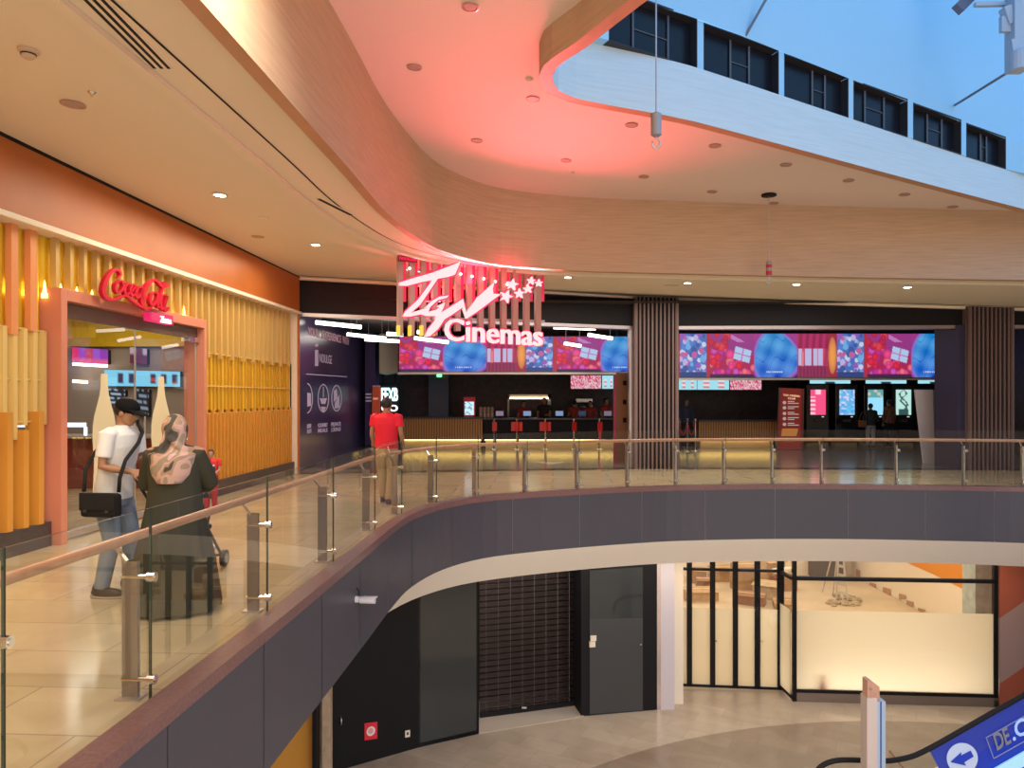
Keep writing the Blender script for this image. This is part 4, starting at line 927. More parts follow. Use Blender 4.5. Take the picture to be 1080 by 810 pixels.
# ================================================================== STAR SIGN
SG = ((-2.12, 13.70), (.66, 15.05)); nS = wnormal(*SG)
sg = thing('cinema_sign', 'large glowing red and white cinema sign on vertical slats with stars', 'sign', onwall(497, 300, *SG))
m_slat = mat('greige_slat', (.46, .30, .26), .5)
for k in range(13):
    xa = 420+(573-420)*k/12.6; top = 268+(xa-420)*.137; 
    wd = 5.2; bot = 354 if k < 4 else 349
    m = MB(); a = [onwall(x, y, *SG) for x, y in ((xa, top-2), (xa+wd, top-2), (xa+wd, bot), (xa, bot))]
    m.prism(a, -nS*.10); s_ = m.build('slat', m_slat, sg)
    m = MB(); a = [onwall(x, y, *SG, off=-.05) for x, y in ((xa+wd, top-2), (xa+wd+3.2, top-1.6), (xa+wd+3.2, 318), (xa+wd, 318))]; m.prism(a, -nS*.03); m.build('red_lit_side', mat('slat_red_light', (.65, .03, .08), .5, emit=(1, .02, .10), es=.35), s_)  # red light on the slat sides, put into colour and glow
    if k < 4:
        m = MB(); a = [onwall(x, y, *SG, off=.01) for x, y in ((xa, bot-11), (xa+2.2, bot-11), (xa+2.2, bot), (xa, bot))]; m.prism(a, -nS*.12); m.build('lit_slat_end', glow('slat_yellow', (1, .6, .06), 1.2), s_)  # yellow light on the slat bottoms, put in as a glowing piece
m = MB()
for y0, y1 in ((271, 292), (298, 316)):
    pass
m.bar(onwall(420, 282, *SG, off=-.13), onwall(574, 302, *SG, off=-.13), .05, .05); m.bar(onwall(420, 335, *SG, off=-.13), onwall(574, 339, *SG, off=-.13), .05, .05); m.build('cross_bar', m_steel, sg)
m = MB()
for x in (425, 497, 568): a = onwall(x, 275+(x-420)*.13, *SG, off=-.13); m.cyl(a, Vector((a.x, a.y, zc(a.x)-.004)), .03, 10)
m.build('hanger', m_steel, sg)
pk = glow('sign_white', (1, .70, .71), 1.15); pkr = glow('sign_red_edge', (1, .02, .10), 1.1)
def sp(pts, off): return [onwall(x, y, *SG, off=off) for x, y in pts]
def crop(pts): return [(400+x/5.4, 260+y/5.4) for x, y in pts]
polys = [crop([(115, 205), (200, 178), (300, 150), (400, 112), (465, 85), (432, 160), (395, 172), (335, 182), (235, 330), (180, 378), (285, 345), (262, 350), (300, 310), (345, 285), (398, 278), (385, 292), (335, 305), (290, 345), (280, 372), (330, 358), (345, 345), (335, 338), (375, 318), (368, 345), (352, 378), (420, 335), (478, 298), (497, 380), (560, 290), (655, 205), (648, 240), (650, 268), (692, 272), (640, 310), (560, 370), (500, 410), (478, 345), (420, 385), (372, 415), (335, 470), (290, 510), (262, 515), (280, 470), (320, 420), (325, 395), (270, 395), (240, 385), (180, 398), (135, 398), (150, 370), (225, 300), (270, 240), (305, 190), (250, 200), (165, 222), (120, 222)])]
for pl_ in polys:
    m = MB(); m.prism(sp(pl_, .16), -nS*.09); m.build('logo_letters', pk, sg)
    cx_ = sum(p[0] for p in pl_)/len(pl_)
    # red rim: outline ribbons slightly outside the white face
    m = MB(); n_ = len(pl_); A = []; B = []
    area2 = sum(pl_[i][0]*pl_[(i+1) % n_][1]-pl_[(i+1) % n_][0]*pl_[i][1] for i in range(n_)); sgn_ = 1 if area2 > 0 else -1
    for i in range(n_+1):
        p0, p1, p2 = Vector(pl_[(i-1) % n_]), Vector(pl_[i % n_]), Vector(pl_[(i+1) % n_]); t_ = ((p1-p0).normalized()+(p2-p1).normalized()); t_ = t_.normalized() if t_.length > .01 else (p2-p1).normalized()
        q_ = p1+Vector((t_.y, -t_.x))*1.6*sgn_; A += sp([tuple(p1)], .12); B += sp([tuple(q_)], .12)
    m.ribbon(A, B); m.build('red_halo_rim', pkr, sg)
text_on('word_letters', 'Cinemas', pk, sp([(470, 335), (573, 343), (573, 365), (470, 359)], .18), sg, .09, nS, .006)
text_on('word_halo', 'Cinemas', pkr, sp([(469.5, 334.2), (573.8, 342.2), (573.8, 366.2), (469.5, 360.2)], .10), sg, .02, nS, .04)
m = MB(); m.prism(sp([(420.5, 269), (440, 271.5), (440, 277), (420.5, 275)], .10), -nS*.06); m.build('name_plate', mat('dark_red_plate', (.25, .01, .02), .4), sg)
text_on('name_plate_letters', 'PAWAGAM', pkr, sp([(421.3, 270), (439.3, 272.3), (439.3, 275.8), (421.3, 274)], .11), sg, .01, nS, .01)
for (x, y, r, rot) in ((541, 300, 6.6, .2), (534.5, 312.5, 7.2, .35), (548.5, 309.5, 5.6, 0), (557.5, 304.5, 5.2, -.1), (561, 296, 4.5, .1), (569, 298.5, 4.3, 0)):
    pts = [(x+(r if k % 2 == 0 else r*.42)*math.sin(rot+PI*k/5), y-(r if k % 2 == 0 else r*.42)*math.cos(rot+PI*k/5)) for k in range(10)]
    m = MB(); m.prism(sp(pts, .14), -nS*.07); st_ = m.build('star', pk, sg)
    pts = [(x+(r if k % 2 == 0 else r*.55)*1.2*math.sin(rot+PI*k/5), y-(r if k % 2 == 0 else r*.55)*1.2*math.cos(rot+PI*k/5)) for k in range(10)]
    m = MB(); m.prism(sp(pts, .08), -nS*.02); m.build('red_halo_rim', pkr, st_)
for (x, y) in ((432, 283), (486, 289), (498, 291.5), (510.5, 294), (522.5, 297), (535, 300)):
    m = MB(); c_ = onwall(x, y, *SG, off=.03); m.ell(c_, (.025, .025, .025), 8, 6); m.build('bulb', glow('bulb_white', (1, .85, .7), 5), sg)
# the sign's own red light, thrown on the ceiling and bulkhead
c_ = onwall(500, 312, *SG, off=.03)
area('cinema_sign_light', c_, c_+Vector((.12, -.93, .36)), 2.6, 380, (1, .12, .15), .5, spread=1.45, parent=sg)
c_ = onwall(497, 285, *SG, off=.05)
area('cinema_sign_uplight', c_+Vector((0, 0, -.25)), c_+Vector((-.1, -.1, 1)), 2.6, 44, (1, .02, .13), .3, parent=sg)
# ================================================================== CEILING FIXTURES
def downlight(name, q, r, lit, slope, label, group, first=None, power=0):
    if first is None:
        t = thing(name, label, 'downlight', q, group=group)
        m = MB(); m.lathe(q, [(r*.8, -.001), (r*1.18, -.002), (r*1.2, -.012), (r*.95, -.016), (r*.82, -.006)], 24); m.build('trim_ring', mat('ring_'+name, (.75, .6, .5) if lit else (.5, .28, .22), .4), t, smooth=False)
        m = MB(); m.lathe(q, [(r*.8, -.018), (r*.5, -.02), (.001, -.02)], 24) if lit else m.lathe(q, [(r*.80, -.012), (r*.45, -.003), (.001, -.003)], 24)
        m.build('lamp', glow('downlight_glow', (1, .93, .82), 14) if lit else mat('unlit_reflector', (.40, .30, .27), .6), t)
        t.rotation_euler = (0, math.atan(-slope), 0)
    else: t = dup(first, q); t.rotation_euler = first.rotation_euler; t['label'] = label
    return t
places = [((232, 205), 'lit downlight over the walkway nearest the viewer'), ((333, 257.5), 'lit downlight over the walkway before the indigo advert'), ((599, 292), 'lit downlight right of the star sign'), ((725, 298), 'lit downlight over the left ribbed column'), ((840, 299.5), 'lit downlight right of the smaller hoist hook'), ((957, 302.5), 'lit downlight near the right edge')]
f0 = None
for (p, lb) in places:
    q = onceil(*p, 4.26, -.035, -.002); o = downlight('downlight', q, .085, True, -.035, lb, 'lit downlights in the walkway ceiling', f0); f0 = f0 or o
    area('downlight_beam', q+Vector((0, 0, -.04)), q+Vector((0, 0, -2)), .14, 16, WARM, shape='DISK', spread=2.2)
q = onceil(77, 109.5, 4.26, -.035, -.002); downlight('unlit_downlight', q, .09, False, -.035, 'unlit round downlight at the far left of the walkway ceiling', None)
ups = [(496, 7), (437, 70.5), (562, 104), (503, 148), (597, 169), (666, 131.5), (679, 186), (754, 153.5), (751, 202), (829, 173.5), (895, 190), (954, 205), (816, 214), (1005, 218)]
ul = ['topmost unlit downlight in the pink ceiling', 'unlit downlight nearest the wood bulkhead at upper left', 'unlit downlight below the rounded skylight corner', 'unlit downlight at the edge of the pink glow above the bulkhead bend', 'unlit downlight between bulkhead bend and large hook', 'unlit downlight just left of the large hoist hook cable', 'unlit downlight below the large hoist hook', 'unlit downlight under the skylight edge, right of the large hook', 'unlit downlight left of the small hook cable', 'second unlit downlight under the skylight edge', 'third unlit downlight under the skylight edge', 'fourth unlit downlight under the skylight edge', 'unlit downlight right beside the small hook cable', 'rightmost unlit downlight under the skylight edge']
f0 = None
for p, lb in zip(ups, ul):
    q = onceil(*p, 5.55, -.053, -.002); o = downlight('recessed_downlight', q, .075, False, -.053, lb, 'unlit downlights in the upper ceiling', f0); f0 = f0 or o
# smoke detector, sprinkler, vents, speaker grilles
q = onceil(30, 52, 4.26, -.035, 0); t = thing('smoke_detector', 'beige smoke detector at the top left of the ceiling', 'smoke detector', q)
m = MB(); m.lathe(q, [(.075, 0), (.075, -.02), (.06, -.03)], 20); m.build('base', mat('aged_plastic', (.6, .45, .32), .5), t)
m = MB(); m.lathe(q, [(.052, -.03), (.05, -.06), (.03, -.075), (.001, -.076)], 20); m.build('sensor', mat('aged_plastic', (.6, .45, .32), .5), t); m = MB(); m.lathe(q, [(.055, -.038), (.055, -.046)], 20); m.build('slot', m_black, t)
q = onceil(97, 97, 4.26, -.035, 0)
m = MB(); m.lathe(q, [(.035, 0), (.03, -.008), (.008, -.03), (.012, -.034)], 12); tag(m.build('sprinkler', m_chrome), 'tiny sprinkler head beside the unlit downlight', 'sprinkler')
for (p, lb) in (((272, 249.5), 'round flush ceiling speaker beyond the first lit downlight'),):
    q = onceil(*p, 4.26, -.035, 0); m = MB(); m.lathe(q, [(.11, -.001), (.10, -.01), (.001, -.011)], 24); tag(m.build('ceiling_speaker', mat('beige_grille', (.5, .36, .22), .6)), lb, 'speaker')
q = onceil(278, 229, 4.26, -.035, 0); m = MB(); m.box(q.x-.07, q.x+.07, q.y-.04, q.y+.04, q.z-.02, q.z); tag(m.build('access_plate', m_cream, bevel=.005), 'small flat plate on the ceiling between the lit downlights', 'plate')
q = onceil(604, 181, 5.55, -.053, 0); m = MB(); m.lathe(q, [(.03, 0), (.03, -.01), (.01, -.03)], 10); tag(m.build('sprinkler', m_chrome), 'tiny sprinkler head in the pink ceiling', 'sprinkler')
q = onceil(558, 83, 5.55, -.053, 0); m = MB(); m.lathe(q, [(.05, 0), (.045, -.02), (.02, -.03)], 14); tag(m.build('heat_detector', m_cream), 'small white detector below the rounded skylight corner', 'detector')
def vent(label, pts, w, n, name='slot_diffuser'):
    a = onceil(*pts[0], 4.26, -.035, -.006); b = onceil(*pts[1], 4.26, -.035, -.006); t = thing(name, label, 'air vent', (a+b)/2); d = (b-a).normalized(); s = Vector((d.y, -d.x, 0))
    m = MB(); m.bar(a, b, w, .006); m.build('diffuser_frame', m_ceil, t)
    for k in range(n): o = s*(k-(n-1)/2)*w/n; m = MB(); m.bar(a+o+d*.02+Vector((0, 0, -.004)), b+o-d*.02+Vector((0, 0, -.004)), w/n*.45, .004); m.build('air_slot', m_black, t)
vent('long double slot air diffuser at the upper left of the ceiling', ((78, -22), (172, 73)), .17, 3)
vent('short slot air diffuser near the bend of the ceiling', ((335, 209), (371, 227)), .12, 1)
for k, (a, b) in enumerate((((700, 300.5), (716, 301)),)): vent('thin slot vent in the ceiling near the left ribbed column', (a, b), .06, 1)
# hoist hooks
def hook(name, label, px, ytop, ycyl0, ycyl1, d, r, sleeve, cable_top, ring=None):
    q0 = at(px, ycyl0, d); q1 = at(px, ycyl1, d); t = thing(name, label, 'hoist hook', q1)
    m = MB(); m.cyl(q0, (q0.x, q0.y, cable_top), .006 if ring else .007, 8); m.build('cable', mat('cable_grey', (.18, .15, .14) if ring else (.5, .52, .55), .4, .6), t)
    L = q0.z-q1.z; m = MB(); m.lathe((q0.x, q0.y, q1.z), [(r*.6, 0), (r, L*.06), (r, L*.94), (r*.6, L)], 20); m.build('weight_sleeve', sleeve, t, smooth=False)
    if ring: m = MB(); m.lathe((q0.x, q0.y, q1.z), [(r*1.02, L*.1), (r*1.02, L*.35)], 20); m.lathe((q0.x, q0.y, q1.z), [(r*1.02, L*.55), (r*1.02, L*.75)], 20); m.build('red_band', mat('red_band', (.6, .03, .04), .4), t)
    m = MB(); R = r*.9; c = Vector((q1.x, q1.y, q1.z-R*1.5))
    P_ = [Vector((q1.x, q1.y, q1.z+.01))]+[c+Vector((R*math.sin(a)*.85, 0, R*math.cos(a))) for a in [(-.1+k*5.2/14) for k in range(15)]]
    m.tube(P_, r*.2, 8); m.build('hook', m_steel, t, smooth=True)
    if ring: m = MB(); m.lathe((q0.x, q0.y, cable_top), [(.13, 0), (.13, -.03), (.02, -.04)], 20); m.build('ceiling_rose', m_black, t)
hook('hoist_hook', 'large grey hoist weight and hook hanging on a cable below the skylight', 692, 0, 119, 144, 6.6, .047, mat('galvanised_sleeve', (.30, .32, .35), .4, .3), 12)
qq = onceil(811, 205, 5.55, -.053); hook('hoist_hook', 'small red banded hoist hook hanging before the wood bulkhead', 811, 0, 275, 292, qq.y, .05, mat('pinkish_grey_sleeve', (.4, .3, .3), .4), qq.z, True)
# skylight struts and truss
tr = thing('roof_truss', 'grey steel truss node with plates at the top right under the skylight', 'truss', at(1070, 40, 9.5))
m = MB(); m.bar(at(1073, 75, 9.5), at(1073, -60, 9.5), .20, .20, up=(0, 1, 0)); m.build('post', mat('painted_steel', (.42, .50, .58), .5), tr)
m = MB(); m.cyl(at(1075, 74, 9.4), at(1075, 55, 9.4), .10, 16); m.build('node_collar', mat('painted_steel', (.42, .5, .58), .5), tr)
m = MB(); m.bar(at(1068, 54, 9.4), at(1082, 52, 9.4), .3, .03, up=(0, 1, 0)); m.bar(at(1055, 26, 9.5), at(1072, 26, 9.5), .2, .06, up=(0, 1, 0)); m.bar(at(1060, 8, 9.5), at(1066, 26, 9.5), .12, .1); m.build('plates', mat('painted_steel', (.42, .5, .58), .5), tr)
m = MB(); m.bar(at(1010, 10, 9.9), at(1040, -20, 9.9), .12, .14); m.build('brace', mat('dark_steel', (.16, .15, .2), .5), tr)
m = MB(); m.bar(at(1028, 5, 9.6), at(1070, 4, 9.6), .06, .05); m.bar(at(1058, 10, 9.6), at(1078, -8, 9.6), .04, .04); m.build('tie_bar', mat('painted_steel', (.42, .5, .58), .5), tr)
def strut(label, a, b, da, db):
    m = MB(); A = at(*a, da); B = at(*b, db); m.cyl(A, B, .018, 8); o = m.build('tie_rod', mat('rod_grey', (.16, .19, .24), .5)); tag(o, label, 'rod')
qa = onwall(785, 40, *WB); strut('thin steel rod from the blue wall over the second and third windows', (785, 40), (812, -8), qa.y, 9.2)
qa = onwall(1007, 111, *WB); strut('thin steel rod running from the blue wall to the truss node', (1007, 111), (1070, 72), qa.y, 9.5)
# ================================================================== CCTV camera on the slab edge
B_ = offset(VOID, -.15); u = along(B_, 376); p = pathpt(B_, u); q = Vector((p.x, p.y, at(376, 632, p.y).z)); cc = thing('security_camera', 'white bullet security camera on the dark grey slab edge', 'camera', q)
p2 = pathpt(B_, u+.5); t_ = (p2-p).normalized(); n_ = Vector((t_.y, -t_.x, 0))
m = MB(); m.cyl(q-n_*.02, q+n_*.03, .035, 14); m.build('wall_plate', mat('white_plastic', (.75, .73, .78), .4), cc)
m = MB(); m.tube([q+n_*.02, q+n_*.07+Vector((0, 0, .01)), q+n_*.10+Vector((0, 0, .03))], .012, 8); m.build('bracket', mat('white_plastic', (.7, .7, .7), .4), cc)
e0 = q+n_*.06+Vector((-.02, 0, -.01)); e1 = e0+Vector((.16, -.02, 0)); m = MB(); m.tube([e0, e1], .032, 14); m.box(e0.x, e1.x+.02, e0.y-.035, e0.y+.03, e0.z+.03, e0.z+.036); m.build('housing', mat('white_plastic', (.75, .73, .78), .4), cc)
m = MB(); m.tube([q, q+Vector((0, 0, .06))+n_*.03, q+Vector((0, 0, .10))+n_*.015, q+Vector((0, 0, .12))], .006, 6); m.build('cable_loop', m_black, cc, smooth=True)
# ================================================================== LOWER STOREY
def lg(px, py): return ground(px, py, LOW)
def lowbox(m, pts, z0, z1, thick, mi=0):                # wall along floor points, thickness away from the viewer
    (a, b) = pts; d = (b-a).normalized(); n = Vector((d.y, -d.x, 0)); n = n if n.dot(-a) > 0 else -n
    m.prism([a+Vector((0, 0, z0)), b+Vector((0, 0, z0)), b-n*thick+Vector((0, 0, z0)), a-n*thick+Vector((0, 0, z0))], (0, 0, z1-z0), mi)
ZT = -1.58
pA, pB, pC = lg(349, 815), lg(441, 788.5), lg(505, 774)
m = MB(); lowbox(m, (pA, pB), 0, ZT-LOW, .2); struct(m.build('wall_lower', m_black), 'black wall on the lower storey')
gb = thing('glazed_panel', 'dark glossy framed glass panel beside the roller shutter', 'panel', tuple(pB))
m = MB(); lowbox(m, (pB, pC), .0, ZT-LOW, .02); m.build('dark_glass', mat('smoked_glass', (.035, .04, .042), .06, spec=.8), gb)
m = MB(); d = (pC-pB).normalized()
for a in (pB, pC-d*.05): lowbox(m, (a, a+d*.05), 0, ZT-LOW, .06)
lowbox(m, (pB, pC), 0, .08, .05); m.build('panel_frame', m_black, gb)
# alarm sign and small fittings
WL = ((pA.x, pA.y), (pB.x, pB.y)); nW = wnormal(*WL)
q = onwall(391, 770, *WL, off=.01); al = thing('alarm_point', 'red square fire alarm plate with white disc on the black wall', 'alarm', q)
flat_box('plate', ((384.5, 763), (398, 761.5), (398, 779), (384.5, 781)), WL, .02, .02, mat('alarm_red', (.75, .03, .05), .4), al)
c_ = onwall(391, 771, *WL, off=.02); m = MB(); m.tube([c_, c_+nW*.012], .085, 24); m.build('disc', mat('alarm_white', (.85, .75, .75), .4), al)
c_ = onwall(391, 771, *WL, off=.034); m = MB(); m.tube([c_, c_+nW*.004], .05, 24); m.build('symbol', mat('alarm_pink', (.8, .35, .35), .4), al)
q = onwall(430, 774, *WL, off=.01); sk = thing('wall_socket', 'small white socket low on the black wall', 'socket', q); flat_box('socket_plate', ((427.5, 771), (432.5, 770), (432.5, 777), (427.5, 778)), WL, .015, .015, m_cream, sk); flat_box('socket_hole', ((429, 772.5), (431, 772.2), (431, 775), (429, 775.3)), WL, .018, .004, m_darkwall, sk)
q = onwall(359, 760, *WL, off=.01); m = MB(); m.tube([q+Vector((0, 0, .07)), q+nW*.05+Vector((0, 0, .05)), q+nW*.05-Vector((0, 0, .05)), q-Vector((0, 0, .07))], .012, 8); tag(m.build('door_pull', m_steel, smooth=True), 'small steel pull handle at the left of the black wall', 'handle')
# orange wall and pale post at far left
pO = lg(349, 812); m = MB(); a = lg(270, 838); b = lg(336, 824); a = Vector((-5.2, 12.2, LOW)); b = Vector((-3.28, 12.35, LOW)); lowbox(m, (a, b), 0, 3.4, .1); struct(m.build('wall_orange', mat('ochre_wall', (.62, .30, .05), .5)), 'ochre wall on the lower storey at left')
m = MB(); m.box(-3.27, -3.2, 12.1, 12.3, LOW, ZT-.1); struct(m.build('trim_20', m_black), 'black edge beside the ochre wall')
pt = thing('timber_post', 'pale timber post between ochre wall and black wall', 'post', (-3.1, 12.5, LOW))
m = MB(); m.box(-3.16, -3.02, 12.3, 12.44, LOW, ZT-.05); m.build('post_shaft', mat('pale_timber', (.45, .34, .24), .6, noise=.2, nscale=6), pt); m = MB(); m.box(-3.165, -3.015, 12.295, 12.445, LOW+2.0, LOW+2.12); m.build('red_clip', mat('rust_red', (.4, .1, .05), .5), pt)
# roller shutter
sA, sB = lg(506, 757), lg(606, 744)
rs = thing('roller_shutter', 'dark perforated roller shutter closed over a shop front', 'shutter', tuple((sA+sB)/2))
d = (sB-sA).normalized(); n = Vector((d.y, -d.x, 0)); n = n if n.dot(-sA) > 0 else -n
m = MB(); z = .12; 
while z < ZT-LOW-.10:
    m.bar(sA+Vector((0, 0, z)), sB+Vector((0, 0, z)), .03, .095); z += .125
m.build('slats', mat('shutter_slat', (.045, .034, .036), .25, .7), rs)
m = MB()
for k in range(8): q = sA.lerp(sB, (k+.5)/8)+n*.018; m.bar(q+Vector((0, 0, .1)), q+Vector((0, 0, ZT-LOW-.06)), .006, .006)
m.build('link_rods', mat('shutter_rod', (.2, .17, .18), .4, .6), rs)
m = MB(); m.bar(sA+n*.02+Vector((0, 0, .06)), sB+n*.02+Vector((0, 0, .06)), .06, .11); m.build('bottom_bar', m_black, rs); m = MB(); q = sA.lerp(sB, .45)+n*.06+Vector((0, 0, .12)); m.box(q.x-.05, q.x+.05, q.y-.01, q.y+.01, q.z-.02, q.z+.02); m.build('lock', m_chrome, rs)
m = MB(); lowbox(m, (sA-n*.9, sB-n*.9), 0, ZT-LOW, .1); struct(m.build('wall_behind_shutter', mat('dim_brown', (.09, .05, .03), .7, noise=.5, nscale=2)), 'dim wall behind the shutter')
m = MB(); m.prism([pC+Vector((0, 0, .0)), sA, sB, lg(616, 756)], (0, 0, .015)); struct(m.build('trim_21', mat('pale_threshold', (.55, .45, .36), .3)), 'pale stone threshold before the shutter')
# black block with card reader
kA, kB = lg(613, 755.5), lg(694, 748.5); wl2 = ((kA.x, kA.y), (kB.x, kB.y)); nK = wnormal(*wl2)
bk = struct(thing('door_3', 'x', None, tuple(kA))); del bk['label']; bk['label'] = 'black service door block with smoked glass right of the shutter'
m = MB(); lowbox(m, (kA, kB), 0, ZT-LOW, 1.0); m.build('door_block', m_black, bk)
flat_box('smoked_pane', ((622, 602), (678, 598), (678, 750), (622, 754)), wl2, .012, .01, mat('smoked_glass', (.035, .04, .042), .06, spec=.8), bk)
flat_box('frosted_film', ((622, 653), (678, 652), (678, 749), (622, 753)), wl2, .016, .003, mat('grey_film', (.05, .05, .053), .45), bk)
cr = thing('card_reader', 'pair of small white card readers on the black door block', 'card reader', onwall(625, 677, *wl2, off=.02))
flat_box('upper_reader', ((623, 671), (629, 670.5), (629, 676), (623, 676.5)), wl2, .05, .04, m_cream, cr); flat_box('lower_reader', ((622, 677), (628, 676.5), (628, 682.5), (622, 683)), wl2, .05, .04, m_cream, cr)
m = MB(); q = onwall(675, 679, *wl2, off=.02); m.tube([q, q+nK*.05], .02, 10); m.build('door_knob', m_chrome, bk)
# white square column
cA = lg(697, 748.5); cB = lg(711.5, 748.5); m = MB(); m.box(cA.x, cB.x, cA.y, cA.y+.5, LOW, ZT); struct(m.build('column', mat('pale_lilac_column', (.62, .56, .60), .5)), 'pale square column beside the folding doors')
m = MB(); q = lg(692, 749); m.box(q.x, cA.x, q.y+.02, q.y+.4, LOW, ZT); struct(m.build('trim_22', mat('mirror_steel', (.5, .42, .4), .2, .9)), 'steel strip beside the pale column')
# folding doors
fA, fB = lg(711, 724), lg(824, 728.5); fw = ((fA.x, fA.y), (fB.x, fB.y)); 
fd = struct(thing('door_4', 'x', None, tuple((fA+fB)/2))); fd['label'] = 'black framed folding glass doors of the bright empty shop'
m = MB(); d = (fB-fA).normalized()
for px0, px1 in ((724.5, 730), (749, 754.5), (773, 778.5), (796, 802), (820, 827)):
    a = onwall(px0, 700, *fw); b = onwall(px1, 700, *fw); a.z = b.z = LOW; lowbox(m, (a, b), 0, ZT-LOW, .07)
lowbox(m, (fA, fB), 0, .07, .07)
a = onwall(711, 600, *fw); z_ = a.z-LOW; lowbox(m, (fA, fB), z_-.03, z_+.03, .07); m.build('door_frame', m_black, fd)
m = MB(); m.poly([fA, fB, fB+Vector((0, 0, ZT-LOW)), fA+Vector((0, 0, ZT-LOW))]); m.build('glass_leaves', m_glass, fd)
zf = onwall(740, 641, *fw).z-LOW
m_film = bpy.data.materials.new('frosted_film'); m_film.use_nodes = True; nt = m_film.node_tree; nt.nodes.clear(); o_ = nt.nodes.new('ShaderNodeOutputMaterial'); mx = nt.nodes.new('ShaderNodeMixShader'); tl_ = nt.nodes.new('ShaderNodeBsdfTranslucent'); df = nt.nodes.new('ShaderNodeBsdfDiffuse'); mx.inputs[0].default_value = .35; tl_.inputs[0].default_value = (.92, .84, .68, 1); df.inputs[0].default_value = (.66, .58, .45, 1)
nt.links.new(tl_.outputs[0], mx.inputs[1]); nt.links.new(df.outputs[0], mx.inputs[2]); nt.links.new(mx.outputs[0], o_.inputs[0])
m = MB(); nF = wnormal(*fw); m.poly([fA-nF*.02+Vector((0, 0, .05)), fB-nF*.02+Vector((0, 0, .05)), fB-nF*.02+Vector((0, 0, zf)), fA-nF*.02+Vector((0, 0, zf))]); m.build('frosted_film', m_film, fd)
for px, py in ((755.5, 676), (803.5, 676)): q = onwall(px, py, *fw, off=.02); m = MB(); m.tube([q, q+nF*.04], .022, 10); m.build('knob', m_chrome, fd)
# angled return + big shop window
gA = lg(836, 740); gB = lg(1053, 746); gw = ((gA.x, gA.y), (gB.x, gB.y)); nG = wnormal(*gw)
wd_ = struct(thing('window_8', 'x', None, tuple((gA+gB)/2))); wd_['label'] = 'large shop window with frosted film over its lower part'
m = MB(); lowbox(m, (gA, gB), 0, .20, .12); m.build('stone_plinth', mat('brown_stone_plinth', (.25, .18, .14), .4), wd_)
m = MB(); m.poly([fB, gA, gA+Vector((0, 0, ZT-LOW)), fB+Vector((0, 0, ZT-LOW))]); m.poly([p+nG*0 for p in (gA, gB, gB+Vector((0, 0, ZT-LOW)), gA+Vector((0, 0, ZT-LOW)))]); m.build('glass_pane', m_glass, wd_)
m = MB(); d = (gB-gA).normalized(); lowbox(m, (gA, gA+d*.09), 0, ZT-LOW, .09); lowbox(m, (gB-d*.09, gB), 0, ZT-LOW, .09); lowbox(m, (gA, gB), .20, .27, .09)
zt1 = onwall(945, 612, *gw).z-LOW; lowbox(m, (gA, gB), zt1-.04, zt1+.04, .09)
for z in (.1, zt1): m.bar(fB+Vector((0, 0, z)), gA+Vector((0, 0, z)), .07, .07)
m.build('window_frame', m_black, wd_)
zf2 = onwall(945, 646, *gw).z-LOW
m = MB(); m.poly([gA-nG*.03+Vector((0, 0, .25)), gB-nG*.03+Vector((0, 0, .25)), gB-nG*.03+Vector((0, 0, zf2)), gA-nG*.03+Vector((0, 0, zf2))]); m.poly([fB+Vector((-.03, 0, .1)), gA+Vector((-.03, .03, .1)), gA+Vector((-.03, .03, zf2)), fB+Vector((-.03, 0, zf2))]); m.build('frosted_film', m_film, wd_)
# inside the bright shop
m = MB(); m.box(2.0, 3.75, 16.2, 28.2, LOW, ZT); struct(m.build('wall_shop_left', m_cream), 'left wall of the empty shop')
m = MB(); m.box(3.75, 13.0, 28.0, 28.2, LOW, ZT); struct(m.build('wall_shop_back', m_cream), 'back wall of the empty shop')
m = MB(); m.box(12.85, 13.0, 16.3, 28.0, LOW, ZT)
struct(m.build('wall_shop_right', m_cream), 'right wall of the empty shop')
m = MB(); RWs = ((12.84, 16), (12.84, 28)); m.poly([onwall(x, y, *RWs) for x, y in ((946, 589), (1017, 589), (1017, 622), (985, 606))]); struct(m.build('trim_23', mat('orange_wall_paint', (.75, .28, .04), .5)), 'orange painted wedge on the shop wall')
m = MB()
for (a, b, c2, d2) in ((917, 614, 924, 622), (931, 619, 939, 643), (948, 626, 955, 632), (956, 633, 963, 640), (968, 641, 976, 645), (903, 600, 907, 640)):
    m.poly([onwall(x, y, *RWs, off=.01) for x, y in ((a, b), (c2, b+2), (c2, d2), (a, d2))])
struct(m.build('trim_24', mat('bare_plaster_patch', (.5, .3, .2), .8)), 'bare brownish patches on the shop wall')
m = MB(); m.poly([(3.8, 17, LOW+.01), (12.8, 16.6, LOW+.01), (12.8, 28, LOW+.01), (3.8, 28, LOW+.01)]); struct(m.build('floor_shop', mat('shop_screed', (.68, .54, .37), .5, noise=.12, nscale=.8)), 'bare screed floor of the empty shop')
m = MB(); q = at(1040, 600, 17.2); m.box(q.x-.25, q.x+.45, 17.2, 17.7, LOW, ZT); struct(m.build('column_shop', mat('raw_concrete', (.42, .44, .40), .8, noise=.2, nscale=5)), 'raw concrete column inside the shop window')
m = MB(); q = lg(872, 622); q2 = lg(898, 622); m.box(q.x+.2, q2.x+.4, 27.4, 28.0, LOW, ZT); struct(m.build('door_5', mat('grey_doorway', (.16, .14, .12), .8)), 'grey doorway opening at the back of the shop')
area('empty_shop_light', (8.3, 20.0, -1.66), (8.3, 20.0, -5), 8, 230, (1, .90, .72), 6)
area('empty_shop_back_light', (8.3, 26, -1.66), (8.3, 26.0, -5), 8, 150, (1, .90, .74), 3)
area('film_foot_fill', (8.4, 16.95, LOW+.06), (8.4, 16.5, LOW+.7), 3.8, 26, (1, .92, .78), .1)  # added strip that brightens the foot of the frosted film
for px, lbl in ((868, 'glowing spot lamp low behind the frosted shop window, left'),):
    pass
